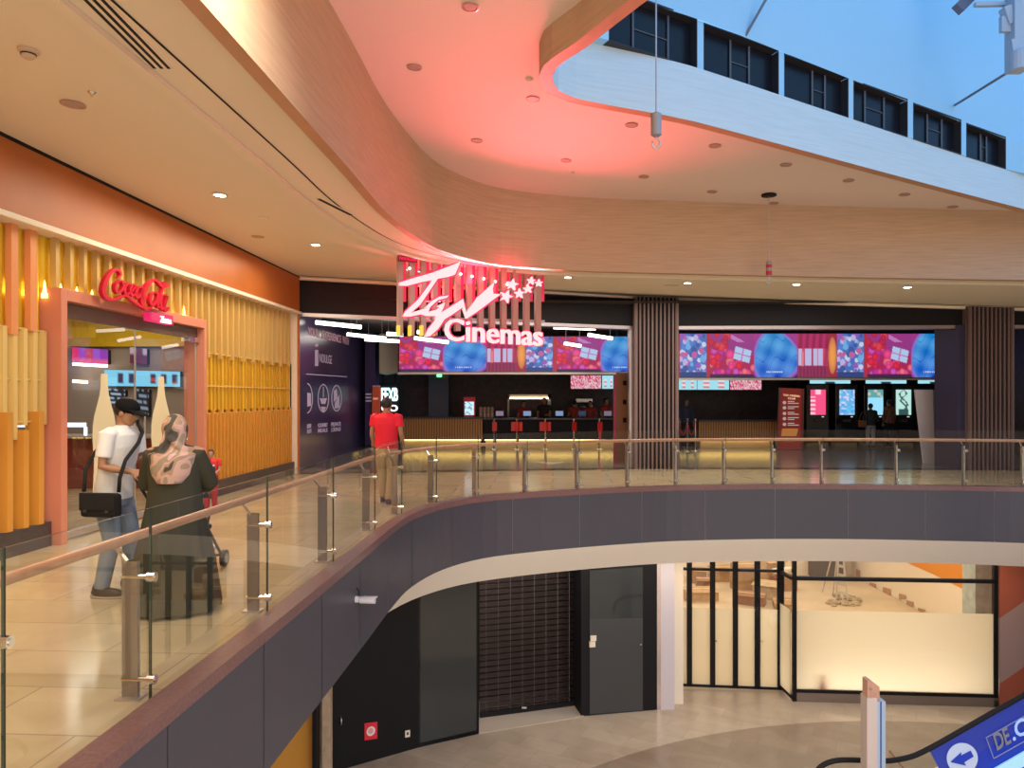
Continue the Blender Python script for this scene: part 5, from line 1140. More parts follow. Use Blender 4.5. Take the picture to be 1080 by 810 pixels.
def lowlamp(px, py, col, s, label, r=.15, dz=0):
    q = onwall(px, py, *gw, off=-.55); m = MB(); m.lathe(q, [(.02, -.1), (r*.6, -.06), (r, 0), (r*.6, .1), (.02, .14)], 14); o = m.build('floor_lamp', glow('fl_%d' % px, col, s)); tag(o, label, 'lamp')
# traffic cone behind the film
q = onwall(866, 727, *gw, off=-.15); q.z = LOW+.02; tc = thing('traffic_cone', 'red traffic cone seen blurred behind the frosted window', 'cone', q)
m = MB(); m.lathe(q, [(.11, .03), (.10, .20), (.07, .45), (.01, .47)], 16); m.build('cone_body', mat('cone_red', (.7, .02, .06), .5, emit=(.8, .01, .05), es=.0), tc, smooth=True); m = MB(); m.box(q.x-.14, q.x+.14, q.y-.10, q.y+.14, LOW+.015, LOW+.05); m.build('cone_base', mat('cone_red', (.7, .02, .06), .5), tc)
# ladder
la = thing('step_ladder', 'aluminium step ladder inside the shop beside the grey doorway', 'ladder', lg(887, 633))
A = lg(882, 634); B = lg(894, 636); m = MB()
T1 = A+Vector((.22, .25, 2.3)); T2 = B+Vector((-.12, .25, 2.3))
for k, (a, b) in enumerate(((A, T1), (B, T2))): m = MB(); m.bar(a, b, .07, .03); m.build('stile', mat('aluminium', (.7, .7, .7), .3, .7), la)
for a, b in ((A, T1), (B, T2)): m = MB(); m.bar(a+Vector((0, 1.1, 0)), b+Vector((0, .05, 0)), .04, .03); m.build('rear_leg', mat('aluminium', (.7, .7, .7), .3, .7), la)
for k in range(7): m = MB(); f = (k+1)/8; m.bar(A.lerp(T1, f), B.lerp(T2, f), .03, .09); m.build('tread', mat('aluminium', (.7, .7, .7), .3, .7), la)
# boxes and materials on the floor
rr = random.Random(3)
bcol = [mat('cardboard_%d' % k, c, .8, noise=.12, nscale=5) for k, c in enumerate(((.42, .24, .10), (.52, .33, .16), (.30, .14, .06), (.55, .40, .24)))]
bl = [((735, 614), 'brown carton by the left leaf of the folding doors', (.7, .5, .5), 0), ((738, 632), 'wide brown carton lowest at the left behind the folding doors', (1.1, .6, .35), 1), ((742, 622), 'dark carton between two brown cartons at left', (.5, .4, .4), 2), ((762, 612), 'carton pile base seen behind the second door leaf', (.9, .6, .5), 1), ((785, 622), 'stacked brown carton behind the third door leaf', (.8, .6, .9), 0), ((792, 637), 'carton with red edge behind the third door leaf', (.9, .5, .35), 2), ((810, 630), 'tan carton at the right behind the folding doors', (.9, .7, .5), 3), ((812, 613), 'large tan carton farther right behind the folding doors', (.8, .7, .8), 1), ((826, 641), 'low open carton nearest the fourth door leaf', (.6, .6, .25), 0)]
for (px, py), lb, (sx, sy, sz), c in bl:
    q = lg(px, py); a = rr.uniform(-.5, .5); t = thing('cardboard_box', lb, 'box', q+Vector((0, 0, .01)), a, 'cartons on the empty shop floor')
    m = MB(); m.box(-sx/2, sx/2, -sy/2, sy/2, 0, sz); me = m.mesh('carton'); link('carton', me, bcol[c], t, bevel=.01)
    m = MB(); m.box(-sx/2-.002, sx/2+.002, -.04, .04, sz-.05, sz+.003); link('tape', m.mesh('tape'), mat('tape', (.6, .45, .25), .3), t)
    for s in (-1, 1): m = MB(); m.poly([(-sx/2, s*sy/2, sz), (sx/2, s*sy/2, sz), (sx/2+.02, s*(sy/2+.14), sz-.03), (-sx/2-.02, s*(sy/2+.14), sz-.03)]); link('flap', m.mesh('flap'), bcol[c], t)
q = lg(826, 622); t = thing('fabric_roll', 'rolled white sheet lying over a carton behind folding doors', 'roll', q); m = MB(); m.tube([q+Vector((-.35, 0, .62)), q+Vector((.35, -.1, .72))], .13, 14); m.build('roll', m_cream, t, smooth=True); m = MB(); m.box(q.x-.4, q.x+.4, q.y-.25, q.y+.25, LOW, LOW+.5); m.build('support_box', bcol[2], t)
# rubble heap near the ladder
m = MB()
for k in range(26):
    q = lg(rr.uniform(872, 905), rr.uniform(629, 640)); s_ = rr.uniform(.05, .16); m.ell(q+Vector((0, 0, s_*.4)), (s_, s_*.8, s_*.5), 7, 4)
tag(m.build('rubble', mat('rubble', (.45, .36, .25), .9, noise=.3, nscale=6)), 'bits of rubble around the ladder foot', 'rubble', kind='stuff')
# striped wall at the right
def stripes():
    m = bpy.data.materials.new('pink_stripes'); m.use_nodes = True; nt = m.node_tree; b = nt.nodes['Principled BSDF']; tc = nt.nodes.new('ShaderNodeTexCoord'); mp = nt.nodes.new('ShaderNodeMapping'); mp.inputs['Rotation'].default_value = (0, math.radians(33), 0)
    wv = nt.nodes.new('ShaderNodeSeparateXYZ'); ml = nt.nodes.new('ShaderNodeMath'); ml.operation = 'MULTIPLY'; ml.inputs[1].default_value = .42; fr = nt.nodes.new('ShaderNodeMath'); fr.operation = 'FRACT'; gt = nt.nodes.new('ShaderNodeMath'); gt.operation = 'GREATER_THAN'; gt.inputs[1].default_value = .5
    mx = nt.nodes.new('ShaderNodeMix'); mx.data_type = 'RGBA'; mx.inputs[6].default_value = (.50, .34, .30, 1); mx.inputs[7].default_value = (.52, .13, .07, 1); L = nt.links.new
    L(tc.outputs['Object'], mp.inputs[0]); L(mp.outputs[0], wv.inputs[0]); L(wv.outputs['Z'], ml.inputs[0]); L(ml.outputs[0], fr.inputs[0]); L(fr.outputs[0], gt.inputs[0]); L(gt.outputs[0], mx.inputs[0]); L(mx.outputs[2], b.inputs['Base Color']); b.inputs['Roughness'].default_value = .4
    return m
m = MB(); a = lg(1055, 746); b = a+Vector((2.5, .15, 0)); lowbox(m, (a, b), 0, ZT-LOW, .2); struct(m.build('wall_striped', stripes()), 'wall with pink and rust diagonal stripes')
# ================================================================== ESCALATOR
ED = 11.4
es = thing('escalator', 'escalator with black handrail and blue side panel at bottom right', 'escalator', at(1000, 830, ED))
hr = [(858, 830), (861, 815), (868, 807), (880, 802.5), (895, 801.5), (925, 802.5), (941, 802), (961, 798), (978, 790.5), (999, 779), (1040, 755.5), (1080, 733), (1200, 665), (1400, 553)]
P_ = smooth_path([Vector(p) for p in hr], 3); m = MB(); m.tube([at(p.x, p.y, ED) for p in P_], .04, 10); m.build('handrail', m_black, es, smooth=True)
m = MB(); A = [at(p.x, p.y+3, ED) for p in P_ if p.x > 872]; Bq = [at(p.x, max(p.y+34, 0), ED) if p.x > 990 else at(p.x, 845, ED) for p in P_ if p.x > 872]; m.ribbon(A, Bq); m.build('glass_side', m_glass, es)
m_blue = mat('blue_side_graphic', (.015, .045, .42), .35, emit=(.01, .03, .5), es=.15)
m = MB(); m.prism([at(x, y, ED+.03) for x, y in ((981, 792), (1400, 556), (1400, 640), (1015, 858))], (0, .03, 0)); m.build('blue_panel', m_blue, es)
m = MB(); m.prism([at(x, y, ED) for x, y in ((1036, 817), (1400, 607), (1400, 622), (1050, 824))], (0, -.03, 0)); m.build('light_strip', mat('pale_blue_strip', (.35, .62, .75), .3, emit=(.3, .6, .8), es=.5), es)
m = MB(); m.prism([at(x, y, ED+.1) for x, y in ((985, 860), (1400, 632), (1400, 900), (985, 900))], (0, .9, 0)); m.build('truss_cladding', m_steel, es)
c_ = at(1015, 800, ED-.01); m = MB(); m.tube([c_, c_+Vector((0, .012, 0))], 16.3*ED/F, 32); m.build('arrow_disc', mat('pale_disc', (.45, .55, .75), .5, emit=(.5, .6, .9), es=.15), es)
m = MB(); ar = [(-12, 4), (-1, -6), (-1.5, -2.5), (9, -8), (12, -2), (2, 4), (4, 7.5)]; m.prism([at(1015+x, 800+y, ED-.03) for x, y in ar], (0, .012, 0)); m.build('arrow', m_blue, es)
sl_ = 29/57
def es_text(txt, x0, x1, ymid, h, m_):
    f = lambda x: ymid-(x-(x0+x1)/2)*.56
    text_on('panel_letters', txt, m_, [at(x0-3, f(x0)-h/2, ED-.01), at(x1-3, f(x1)-h/2, ED-.01), at(x1+2, f(x1)+h/2, ED-.01), at(x0+2, f(x0)+h/2, ED-.01)], es, .01, Vector((0, -1, 0)), .02)
es_text('DE', 1050, 1065, 779, 17, mat('grey_letter', (.22, .23, .30), .5)); es_text('.C', 1067, 1083, 769, 17, mat('pale_blue_letter', (.35, .5, .85), .5, emit=(.3, .5, 1), es=.3))
m = MB()
for a, b in (((1040, 778), (1095, 747)), ((1040, 778), (1048, 800)), ((1048, 800), (1105, 768))): m.bar(at(*a, ED), at(*b, ED), .012, .012)
m.build('outline_frame', mat('pale_outline', (.25, .3, .6), .5), es)
m = MB(); m.bar(at(938, 792, ED+.9), at(962, 822, ED+.9), .03, .03); m.build('inner_newel', mat('brown_newel', (.3, .14, .08), .5), es)
# totem post
tp = thing('sign_totem', 'tall slim pale and blue totem with timber coloured top', 'totem', (at(924, 800, 10.8).x, 10.8, LOW))
a = at(914.5, 740, 10.8); b = at(934, 740, 10.8); m = MB(); m.box(a.x, a.x+(b.x-a.x)*.55, 10.8, 11.0, LOW, a.z+.05); m.build('pale_face', mat('pale_totem', (.50, .42, .40), .4), tp)
m = MB(); m.box(a.x+(b.x-a.x)*.55, b.x, 10.8, 11.05, LOW, a.z); m.build('blue_side', mat('pale_blue_totem', (.30, .40, .55), .4), tp)
m = MB(); xx = a.x+(b.x-a.x)*.74; m.box(xx-.008, xx+.008, 10.79, 10.8, LOW, a.z); m.build('blue_seam', mat('deep_blue', (.03, .06, .3), .4), tp)
tt = at(915, 718, 10.8); m = MB(); x0, x1 = tt.x, tt.x+.20; m.prism([(x0, 10.8, a.z), (x1, 10.85, a.z), (x1, 10.85, tt.z-.11), (x0+.06, 10.82, tt.z), (x0, 10.8, tt.z)], (0, .16, 0)); m.build('timber_top', mat('timber_top', (.50, .27, .20), .5, noise=.1, nscale=8), tp)
m = MB(); q = at(918.5, 727, 10.79); m.tube([q, q+Vector((0, .02, 0))], .02, 12); m.build('bolt', m_chrome, tp)
# ================================================================== PEOPLE
def fuse(mb, voxel, it=4, fac=.5):
    me = mb.mesh('body'); o = bpy.data.objects.new('tmp', me); COL.objects.link(o)
    r = o.modifiers.new('r', 'REMESH'); r.mode = 'VOXEL'; r.voxel_size = voxel; r.adaptivity = 0
    s = o.modifiers.new('s', 'SMOOTH'); s.iterations = it; s.factor = fac
    dg = bpy.context.evaluated_depsgraph_get(); dg.update()
    out = bpy.data.meshes.new_from_object(o.evaluated_get(dg)); bpy.data.objects.remove(o); bpy.data.meshes.remove(me)
    return out
def lp(name, me, m, parent):                              # mesh in the figure's own coordinates
    me.name = name; return link(name, me, m, parent, smooth=True)
def hand(mb, W, d, pn, side, s=1.0, curl=.5):
    """palm, four unequal bent fingers and a thumb; W wrist, d direction, pn palm normal, side +1/-1 for the thumb side"""
    W = Vector(W); d = Vector(d).normalized(); pn = Vector(pn); pn = (pn-d*pn.dot(d)).normalized(); q = d.cross(pn)*side
    mb.tube([W-d*.01, W+d*.03*s, W+d*.085*s], [.024*s, .034*s, .036*s], 12, flat=.55) if False else None
    for k in range(-2, 3): mb.tube([W-d*.015, W+d*.03*s+q*k*.012*s, W+d*.085*s+q*k*.017*s], [.018*s, .016*s, .014*s], 8)
    for k, ln in zip((-1.5, -.5, .5, 1.5), (.058, .072, .078, .070)):
        a = W+d*.085*s+q*k*.021*s; c = math.cos(curl); n_ = math.sin(curl)
        b = a+(d*c+pn*n_)*ln*.5*s; e = b+(d*math.cos(curl*2)+pn*math.sin(curl*2))*ln*.5*s
        mb.tube([a-d*.02, a, b, e], [.010*s, .0095*s, .009*s, .0075*s], 8)
    a = W+d*.02*s+q*.02*s; mb.tube([a, a+(d*.5+q*.8+pn*.2).normalized()*.045*s, a+(d*.9+q*.7+pn*.5).normalized()*.08*s], [.014*s, .0115*s, .009*s], 8)
def head(mb, c, R, s=1.0):
    def E(p, r): mb.ell(c+R @ (Vector(p)*s), (r[0]*s, r[1]*s, r[2]*s), 18, 12, mtx=R)
    E((-.010, 0, .015), (.098, .077, .098)); E((.022, 0, -.03), (.070, .062, .085)); E((.052, 0, -.085), (.036, .038, .026)); E((.030, 0, -.07), (.045, .055, .035))
    E((.075, 0, .025), (.02, .05, .012)); E((.0, .076, -.015), (.018, .010, .030)); E((.0, -.076, -.015), (.018, .010, .030)); E((.082, 0, -.058), (.013, .024, .008)); E((.08, 0, -.068), (.012, .02, .008))
    mb.tube([c+R @ (Vector(p)*s) for p in ((.082, 0, .015), (.100, 0, -.015), (.108, 0, -.032), (.09, 0, -.042))], [.008*s, .011*s, .015*s, .010*s], 8)
def figure(label, loc, rz, H=1.70, skin=(.42, .22, .13), shirt=None, trousers=None, hair=None, arms=None, shoe=(.02, .02, .022), vox=.013, build=1.0, tilt=(0, 0), lean=0., short=.55, legs=None, cat='person', name='person', shirt_hem=.86, fingers=True):
    t = thing(name, label, cat, loc, rz); s = H/1.72; k = build
    skm = mat('skin_%.2f' % skin[0], skin, .55, noise=.05, nscale=6)
    L = lambda z: lean*max(0, z-.9)
    sh = {sd: Vector((L(1.42), sd*.185*k, 1.41)) for sd in (1, -1)}
    arms = arms or {1: ((.0, .23, 1.12), (.05, .24, .86)), -1: ((.0, -.23, 1.12), (.05, -.24, .86))}
    legs = legs or {1: ((.03, .10, .50), (0, .11, .09)), -1: ((.02, -.10, .50), (-.02, -.11, .09))}
    b = MB(); V = lambda p: Vector(p)*s
    b.loft([((L(.88), 0, .84), .11*k, .15*k), ((L(.95), 0, .95), .115*k, .16*k), ((L(1.1), 0, 1.10), .10*k, .135*k), ((L(1.3), 0, 1.30), .115*k, .165*k), ((L(1.4), 0, 1.40), .10*k, .175*k), ((L(1.46), 0, 1.46), .055, .09), ((L(1.5), 0, 1.49), .05, .055)], 20)
    b.v = [tuple(V(p)) for p in b.v]
    hc = Vector((L(1.6)+.02+tilt[1]*.0, 0, 1.60)); R = Matrix.Rotation(tilt[1], 3, 'Z') @ Matrix.Rotation(tilt[0], 3, 'Y')
    b.tube([V((L(1.45)-.01, 0, 1.44)), V((L(1.5), 0, 1.52)), V(hc+Vector((-.01, 0, -.02)))], [.058*s, .054*s, .055*s], 12)
    head(b, V(hc), R, s)
    for sd in (1, -1):
        e, w_ = arms[sd]; e = Vector(e); w_ = Vector(w_)
        b.tube([V(sh[sd]-Vector((0, sd*.04, 0))), V(sh[sd]), V(sh[sd].lerp(e, .5)), V(e), V(e.lerp(w_, .35)), V(w_)], [.055*s, .055*s, .045*s, .038*s, .037*s, .024*s], 12)
        hand(b, V(w_), w_-e, Vector((.2, -sd*1, -.1)) if abs((w_-e).normalized().z) > .7 else Vector((0, -sd*.6, -.8)), 1 if sd > 0 else -1, s*(1 if fingers else 1.1))
        kn, an = legs[sd]; hp = Vector((L(.9), sd*.085, .90))
        b.tube([V(hp), V(hp.lerp(Vector(kn), .5)), V(kn), V(Vector(kn).lerp(Vector(an), .35)), V(an)], [.088*s, .075*s, .055*s, .052*s, .036*s], 12)
        b.tube([V(Vector(an)+Vector((-.05, 0, -.05))), V(Vector(an)+Vector((.05, 0, -.045))), V(Vector(an)+Vector((.15, sd*.02, -.065)))], [.035*s, .038*s, .026*s], 10)
    lp('body', fuse(b, vox), skm, t)
    if shirt:
        c = MB(); g = .016
        c.loft([((L(.9), 0, shirt_hem), .135*k, .175*k), ((L(.95), 0, .97), .135*k, .175*k), ((L(1.1), 0, 1.10), .13*k, .165*k), ((L(1.3), 0, 1.30), .135*k, .19*k), ((L(1.4), 0, 1.40), .115*k, .195*k), ((L(1.45), 0, 1.455), .075*k, .12), ((L(1.48), 0, 1.485), .062, .068)], 22)
        c.v = [tuple(V(p)) for p in c.v]
        for sd in (1, -1):
            e, w_ = arms[sd]; e = Vector(e); w_ = Vector(w_); f = short
            P_ = [V(sh[sd]-Vector((0, sd*.05, 0))), V(sh[sd]), V(sh[sd].lerp(e, min(1, f)))]
            rr_ = [.07*s, .072*s, .066*s]
            if f >= 1: P_ += [V(e.lerp(w_, .4)), V(e.lerp(w_, f-1))]; rr_ = [.07*s, .070*s, .056*s, .05*s, .040*s]
            c.tube(P_, rr_, 14)
        me = fuse(c, vox, 3); lp('shirt', me, shirt, t)
    if trousers:
        c = MB(); c.loft([((0, 0, .78), .12*k, .16*k), ((0, 0, .85), .135*k, .175*k), ((0, 0, .97), .125*k, .168*k)], 20); c.v = [tuple(V(p)) for p in c.v]
        for sd in (1, -1):
            kn, an = legs[sd]; kn = Vector(kn); an = Vector(an); hp = Vector((0, sd*.09, .86))
            c.tube([V(hp), V(hp.lerp(kn, .5)), V(kn), V(kn.lerp(an, .5)), V(an+Vector((0, 0, -.01)))], [.100*s*k, .090*s*k, .073*s*k, .068*s*k, .062*s*k], 14)
        lp('trousers', fuse(c, vox, 3), trousers, t)
    c = MB()
    for sd in (1, -1):
        an = Vector(legs[sd][1]); c = MB(); f = V(an-Vector((0, 0, .09)))
        c.ell(f+V((.055, sd*.01, .045)), (.15*s, .050*s, .046*s), 16, 8); c.ell(f+V((-.03, 0, .07)), (.055*s, .045*s, .06*s), 12, 8)
        c.v = [(x, y, max(z, .003)) for x, y, z in c.v]
        me = c.mesh('shoe'); so = lp('shoe', me, mat('shoe_%.2f' % shoe[0], shoe, .5), t)
        c2 = MB(); c2.loft([((f.x+.055*s, f.y+sd*.01*s, .0), .152*s, .052*s), ((f.x+.055*s, f.y+sd*.01*s, .018), .155*s, .054*s)], 16); lp('sole', c2.mesh('sole'), mat('sole', (.35, .3, .26), .7), so)
    C_ = V(hc)
    if hair:
        c = MB(); c.ell(C_+R @ (Vector((-.018, 0, .028))*s), (.104*s, .085*s, .10*s), 18, 12, mtx=R); me = c.mesh('hair')
        # keep the cap of hair off the face
        bm = bmesh.new(); bm.from_mesh(me); Ri = R.transposed()
        dead = [v for v in bm.verts if (lambda p: p.x > .045*s and p.z < .055*s or p.z < -.055*s)(Ri @ (v.co-C_))]
        bmesh.ops.delete(bm, geom=dead, context='VERTS'); bm.to_mesh(me); bm.free(); lp('hair', me, mat('hair_%.3f' % hair[0], hair, .6), t)
    for sd in (1, -1):
        c = MB(); c.ell(C_+R @ (Vector((.083, sd*.030, .003))*s), (.009*s, .013*s, .007*s), 10, 6); lp('eye', c.mesh('eye'), mat('eye_dark', (.04, .025, .02), .2), t)
    c = MB(); c.ell(C_+R @ (Vector((.093, 0, -.063))*s), (.006*s, .022*s, .004*s), 10, 6); lp('mouth', c.mesh('mouth'), mat('lips', (.3, .1, .08), .5), t)
    t['_'] = 0; del t['_']
    return t, C_, R, s, V
def cloth(n, c, r=.8): return mat(n, c, r, bump=.25, nscale=14)
# man in white t-shirt
mx_, my_ = -3.46, 6.42
man, C_, R, s, V = figure('person in a black cap, white t-shirt and blue jeans with a black shoulder bag', (mx_, my_, 0), -.15, 1.70, (.36, .18, .10), cloth('white_cotton', (.72, .70, .66)), cloth('faded_denim', (.20, .25, .32)), (.02, .015, .012),
    arms={-1: ((.07, -.235, 1.14), (.27, -.13, 1.09)), 1: ((.10, .22, 1.16), (.31, .08, 1.16))}, vox=.0075, tilt=(.30, .0), lean=.16, short=.72, shirt_hem=.84, build=1.02,
    legs={-1: ((.06, -.10, .50), (-.03, -.11, .09)), 1: ((.10, .10, .50), (.07, .12, .09))})
c = MB(); c.ell(C_+R @ Vector((-.008, 0, .045)), (.108, .090, .078), 22, 12, mtx=R); c.v = [p for p in c.v]
lp('cap_crown', c.mesh('cap'), mat('black_cap', (.008, .008, .009), .9, spec=.1), man)
c = MB(); base = len(c.v); A = []; B = []
for j in range(13):
    a = -1.25+2.5*j/12; A.append(C_+R @ Vector((.085*math.cos(a)+.01, .082*math.sin(a), .045))); B.append(C_+R @ Vector((.05+.145*math.cos(a*.8), .080*math.sin(a*1.0), .030-.01*abs(math.sin(a)))))
c.ribbon(A, B); c.ribbon([p-Vector((0, 0, .006)) for p in A], [p-Vector((0, 0, .006)) for p in B]); c.ribbon(B, [p-Vector((0, 0, .006)) for p in B]); lp('cap_brim', c.mesh('brim'), mat('black_cap', (.008, .008, .009), .9, spec=.1), man)
# shoulder bag hangs from him: a thing of its own
bag = thing('shoulder_bag', 'black messenger bag hanging on the strap of the capped person', 'bag', (mx_+.04, my_-.25, .82), -.15)
m = MB(); m.box(-.165, .165, -.06, .04, -.11, .09); link('bag_body', m.mesh('bag_body'), cloth('black_nylon', (.007, .007, .008)), bag, bevel=.03)
m = MB(); m.box(-.16, .16, -.072, -.056, -.05, .097); link('flap', m.mesh('flap'), cloth('black_nylon', (.007, .007, .008)), bag, bevel=.008)
for x in (-.1, .1): m = MB(); m.box(x-.015, x+.015, -.08, -.072, -.065, -.045); link('buckle', m.mesh('buckle'), mat('dark_buckle', (.05, .05, .05), .3), bag)
m = MB(); m.tube([(-.16, -.01, .10), (-.20, .06, .28), (-.20, .18, .42), (-.13, .32, .60), (.04, .42, .69)], .012, 8, flat=1.5); m.tube([(.16, -.01, .10), (.17, -.01, .22), (.17, .06, .36), (.19, .20, .50), (.13, .34, .58), (.03, .42, .66)], .012, 8, flat=1.5); link('strap', m.mesh('strap'), cloth('black_nylon', (.007, .007, .008)), bag, smooth=True)
# woman in headscarf and long olive dress, seen from behind
wx, wy = -2.70, 5.92
wo, C_, R, s, V = figure('person in a patterned pink beige headscarf and long dark olive dress, pushing a stroller', (wx, wy, 0), PI/2+.12, 1.55, (.40, .22, .14), None, None, None, arms={1: ((.10, .27, 1.12), (.33, .17, 1.06)), -1: ((.10, -.27, 1.12), (.33, -.17, 1.06))}, vox=.0075, build=1.1)
m_ol = cloth('dark_olive_cloth', (.040, .038, .022)); 
d_ = MB(); n = 96; rings = [(1.33, .06, .075), (1.31, .09, .16), (1.26, .13, .21), (1.15, .15, .215), (1.0, .15, .20), (.85, .17, .215), (.65, .21, .25), (.4, .26, .30), (.2, .29, .325), (.03, .31, .345)]
for z, rx, ry in rings:
    f = max(0, (1.0-z))*.10
    for k in range(n):
        a = 2*PI*k/n; w2 = 1+f*(.5*math.sin(a*11+z*1.2)+.35*math.sin(a*17+1.3)+.2*math.sin(a*5)); d_.v.append((rx*w2*math.cos(a)+.01, ry*w2*math.sin(a), z))
for i in range(len(rings)-1):
    for k in range(n): a = i*n+k; b = i*n+(k+1) % n; d_.f.append([a, b, b+n, a+n]); d_.m.append(0)
d_.f.append(list(range(n))); d_.m.append(0)
lp('dress', d_.mesh('dress'), m_ol, wo)
sl = MB()
for sd in (1, -1):
    e = Vector((.10, sd*.27, 1.12))*s; w_ = Vector((.33, sd*.17, 1.06))*s; h_ = Vector((0, sd*.185, 1.38))*s
    sl.tube([h_-Vector((0, sd*.06, 0)), h_, h_.lerp(e, .5), e, e.lerp(w_, .45), e.lerp(w_, .85)], [.075, .078, .078, .072, .062, .058], 14)
lp('sleeves', fuse(sl, .012, 3), m_ol, wo)
def scarf_mat():
    m = bpy.data.materials.new('patterned_scarf'); m.use_nodes = True; nt = m.node_tree; b = nt.nodes['Principled BSDF']; tc = nt.nodes.new('ShaderNodeTexCoord'); nz = nt.nodes.new('ShaderNodeTexNoise'); nz.inputs['Scale'].default_value = 6; nz.inputs['Detail'].default_value = 1; nz.inputs['Distortion'].default_value = .6
    r = nt.nodes.new('ShaderNodeValToRGB'); cr_ = r.color_ramp; cr_.interpolation = 'CONSTANT'; cr_.elements[0].position = 0; cr_.elements[0].color = (.07, .06, .05, 1); cr_.elements[1].position = .40; cr_.elements[1].color = (.40, .26, .17, 1)
    e = cr_.elements.new(.48); e.color = (.60, .38, .32, 1); e = cr_.elements.new(.56); e.color = (.34, .27, .19, 1); e = cr_.elements.new(.66); e.color = (.68, .42, .40, 1)
    nt.links.new(tc.outputs['Object'], nz.inputs[0]); nt.links.new(nz.outputs[0], r.inputs[0]); nt.links.new(r.outputs[0], b.inputs['Base Color']); b.inputs['Roughness'].default_value = .8; return m
sc = MB(); sc.ell(C_+Vector((-.012, 0, .015)), (.112, .098, .118), 20, 14)
sc.loft([((C_.x-.02, 0, C_.z-.02), .10, .092), ((C_.x-.03, 0, C_.z-.12), .095, .085), ((C_.x-.03, 0, C_.z-.16), .11, .12), ((-.03, 0, 1.26), .15, .19), ((-.05, 0, 1.18), .14, .17), ((-.07, 0, 1.10), .12, .15), ((-.09, 0, 1.03), .09, .10)], 24)
sc.tube([(C_.x-.11, .05, C_.z-.02), (C_.x-.12, -.03, C_.z-.09), (C_.x-.10, -.09, C_.z-.15), (.0, -.15, 1.27)], [.02, .03, .035, .04], 10)
sc.tube([(C_.x-.11, -.04, C_.z+.05), (C_.x-.125, .03, C_.z-.02), (C_.x-.12, .06, C_.z-.12), (-.12, .10, 1.2)], [.015, .02, .025, .03], 10)
lp('headscarf', fuse(sc, .008, 3), scarf_mat(), wo)
# stroller in front of her
st = thing('stroller', 'dark folding stroller pushed by the person in the headscarf', 'stroller', (-3.12, 7.05, 0), .02)
def sp_(name, mb_, m_, par=st, sm=False, bv=0): return link(name, mb_.mesh(name), m_, par, smooth=sm, bevel=bv)
m = MB()
for x in (-.2, .2): m.tube([(x, -.55, 1.0), (x, -.25, .72), (x, .05, .45), (x, .42, .1)], .014, 8); m.tube([(x, -.22, .1), (x, 0, .45), (x, .12, .62)], .014, 8)
m.tube([(-.2, -.55, 1.0), (.2, -.55, 1.0)], .018, 10); m.tube([(-.2, -.2, .12), (.2, -.2, .12)], .012, 8); m.tube([(-.2, .4, .12), (.2, .4, .12)], .012, 8); sp_('stroller_frame', m, mat('dark_stroller_tube', (.06, .06, .065), .35, .5), sm=True)
m = MB(); m.box(-.18, .18, -.08, .22, .42, .47); m.bar((0, -.1, .45), (0, -.26, .92), .36, .05); sp_('seat', m, cloth('stroller_cloth', (.03, .03, .035)), bv=.02)
m = MB(); P0 = []; 
for j in range(9):
    a = PI*j/8*.55; P0.append([(x, -.25+.32*math.sin(a), .78+.26*math.cos(a)) for x in (-.2, .2)])
m.ribbon([p[0] for p in P0], [p[1] for p in P0]); m.ribbon([p[0] for p in P0], [(-.2, -.22, .78)]*9); m.ribbon([p[1] for p in P0], [(.2, -.22, .78)]*9); sp_('canopy', m, cloth('stroller_cloth', (.03, .03, .035)))
m = MB(); m.box(-.17, .17, -.15, .25, .16, .28); sp_('basket', m, cloth('basket_mesh', (.05, .05, .05)), bv=.02)
m = MB(); m.box(-.15, .19, .2, .34, .20, .24); sp_('footrest', m, mat('white_plastic', (.75, .73, .78), .4), bv=.01)
for x in (-.22, .22):
    for y in (-.22, .42): m = MB(); m.tube([(x-.02, y, .085), (x+.02, y, .085)], .085, 20); wv_ = sp_('wheel', m, mat('tyre', (.03, .03, .03), .6)); m = MB(); m.tube([(x-.025, y, .085), (x+.025, y, .085)], .05, 16); sp_('hub', m, mat('hub_grey', (.35, .33, .32), .4), wv_)
# child
figure('small child in a red shirt standing near the shop plinth behind the headscarf person', (-4.52, 11.1, 0), -PI/2+.2, .93, (.42, .24, .16), cloth('child_red', (.60, .03, .03)), cloth('child_trousers', (.45, .04, .05)), (.02, .015, .012), arms={1: ((.06, .24, 1.16), (.26, .20, 1.12)), -1: ((.04, -.24, 1.14), (.2, -.14, 1.0))}, vox=.007, build=1.15, short=.6)
bt = thing('drink_bottle', 'small dark bottle with white cap in the child hand', 'bottle', (-4.38, 10.86, .60)); m = MB(); m.lathe((-4.38, 10.86, .60), [(.022, -.03), (.024, 0), (.024, .08), (.012, .10)], 12); m.build('bottle_body', mat('bottle_navy', (.03, .03, .08), .3), bt); m = MB(); m.lathe((-4.38, 10.86, .60), [(.014, .10), (.014, .125)], 12); m.build('cap', mat('white_plastic', (.75, .73, .78), .4), bt)
# person in red t-shirt
figure('person in a red t-shirt and khaki trousers walking away by the balustrade', (-2.02, 11.9, 0), PI/2-.25, 1.71, (.34, .17, .10), cloth('bright_red_cotton', (.72, .012, .035)), cloth('khaki', (.36, .25, .14)), (.015, .012, .012), arms={1: ((-.02, .25, 1.13), (.06, .23, .88)), -1: ((-.03, -.27, 1.12), (.10, -.26, .90))}, vox=.010, build=1.12, legs={1: ((.08, .10, .50), (.12, .10, .09)), -1: ((-.01, -.10, .50), (-.14, -.11, .09))}, shirt_hem=.90)
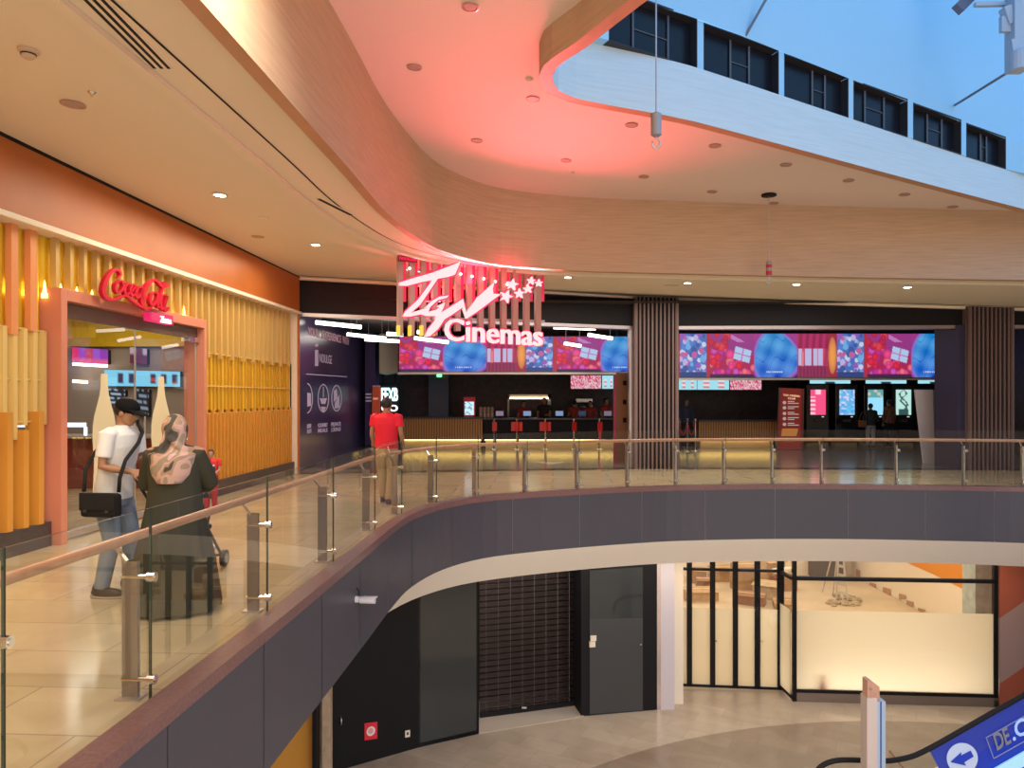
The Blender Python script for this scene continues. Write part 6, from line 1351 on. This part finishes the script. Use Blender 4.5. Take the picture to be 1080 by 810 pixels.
# customers at the kiosks
q = at(919, 470, 25.2); figure('person in a dark jacket and pale jeans at the cyan ticket kiosk', (q.x, 25.25, 0), PI/2, 1.52, (.30, .18, .12), cloth('dark_teal_jacket', (.02, .035, .045)), cloth('pale_denim', (.35, .36, .40)), (.012, .012, .012), short=1.9, arms={1: ((.02, .26, 1.12), (.12, .24, .9)), -1: ((.05, -.26, 1.12), (.22, -.22, 1.0))})
hb = thing('handbag', 'brown handbag on the left side of the dark jacketed customer', 'bag', (q.x-.33, 25.15, .85)); m = MB(); m.box(q.x-.47, q.x-.19, 25.1, 25.2, .72, .95); m.build('bag_body', mat('brown_leather', (.22, .10, .05), .5), hb, bevel=.03); m = MB(); m.tube([(q.x-.45, 25.15, .93), (q.x-.36, 25.15, 1.2), (q.x-.22, 25.18, 1.30), (q.x-.2, 25.15, .93)], .012, 8); m.build('strap', mat('brown_leather', (.22, .10, .05), .5), hb, smooth=True)
q = at(942, 470, 25.5); figure('person in a brown patterned top standing at the pale green kiosk', (q.x, 25.75, 0), PI/2+.3, 1.66, (.33, .2, .14), mat('brown_batik', (.22, .11, .07), .8, noise=.7, nscale=14), cloth('black_trousers', (.015, .015, .02)), (.05, .03, .025), short=1.85)
q = at(725, 470, 25.6); figure('person in dark navy clothes behind the rope posts by the ribbed column', (q.x, 25.7, 0), -PI/2, 1.66, (.30, .16, .12), cloth('navy_cotton', (.03, .035, .07)), cloth('black_trousers', (.015, .015, .02)), (.012, .012, .012), short=1.7)
# counter staff
for i, (px, H, lb, shc) in enumerate(((552, 1.60, 'counter worker in dark red shirt, leftmost behind the black counter', 1), (574, 1.72, 'counter worker in black standing tall before the serving hatch', 0), (606, 1.62, 'counter worker in dark red, first of the three by the popcorn machine', 1), (622.5, 1.60, 'counter worker in dark red, middle of the three by the popcorn machine', 1), (639, 1.70, 'counter worker nearest the brown door, in dark red', 1))):
    q = at(px, 470, 26.45); figure(lb, (q.x, 26.45, 0), (-PI/2+.4, -PI/2-.3, PI/2+.4, -PI/2, -PI/2+.6)[i], H, (.36, .2, .14), cloth('staff_red', (.30, .03, .025)) if shc else cloth('staff_black', (.015, .012, .012)), cloth('black_trousers', (.015, .015, .02)), (.012, .012, .012), arms={1: ((.06, .24, 1.14), (.24, .18, 1.12)), -1: ((.02, -.24, 1.12), (.14, -.2, .95))}, vox=.016)
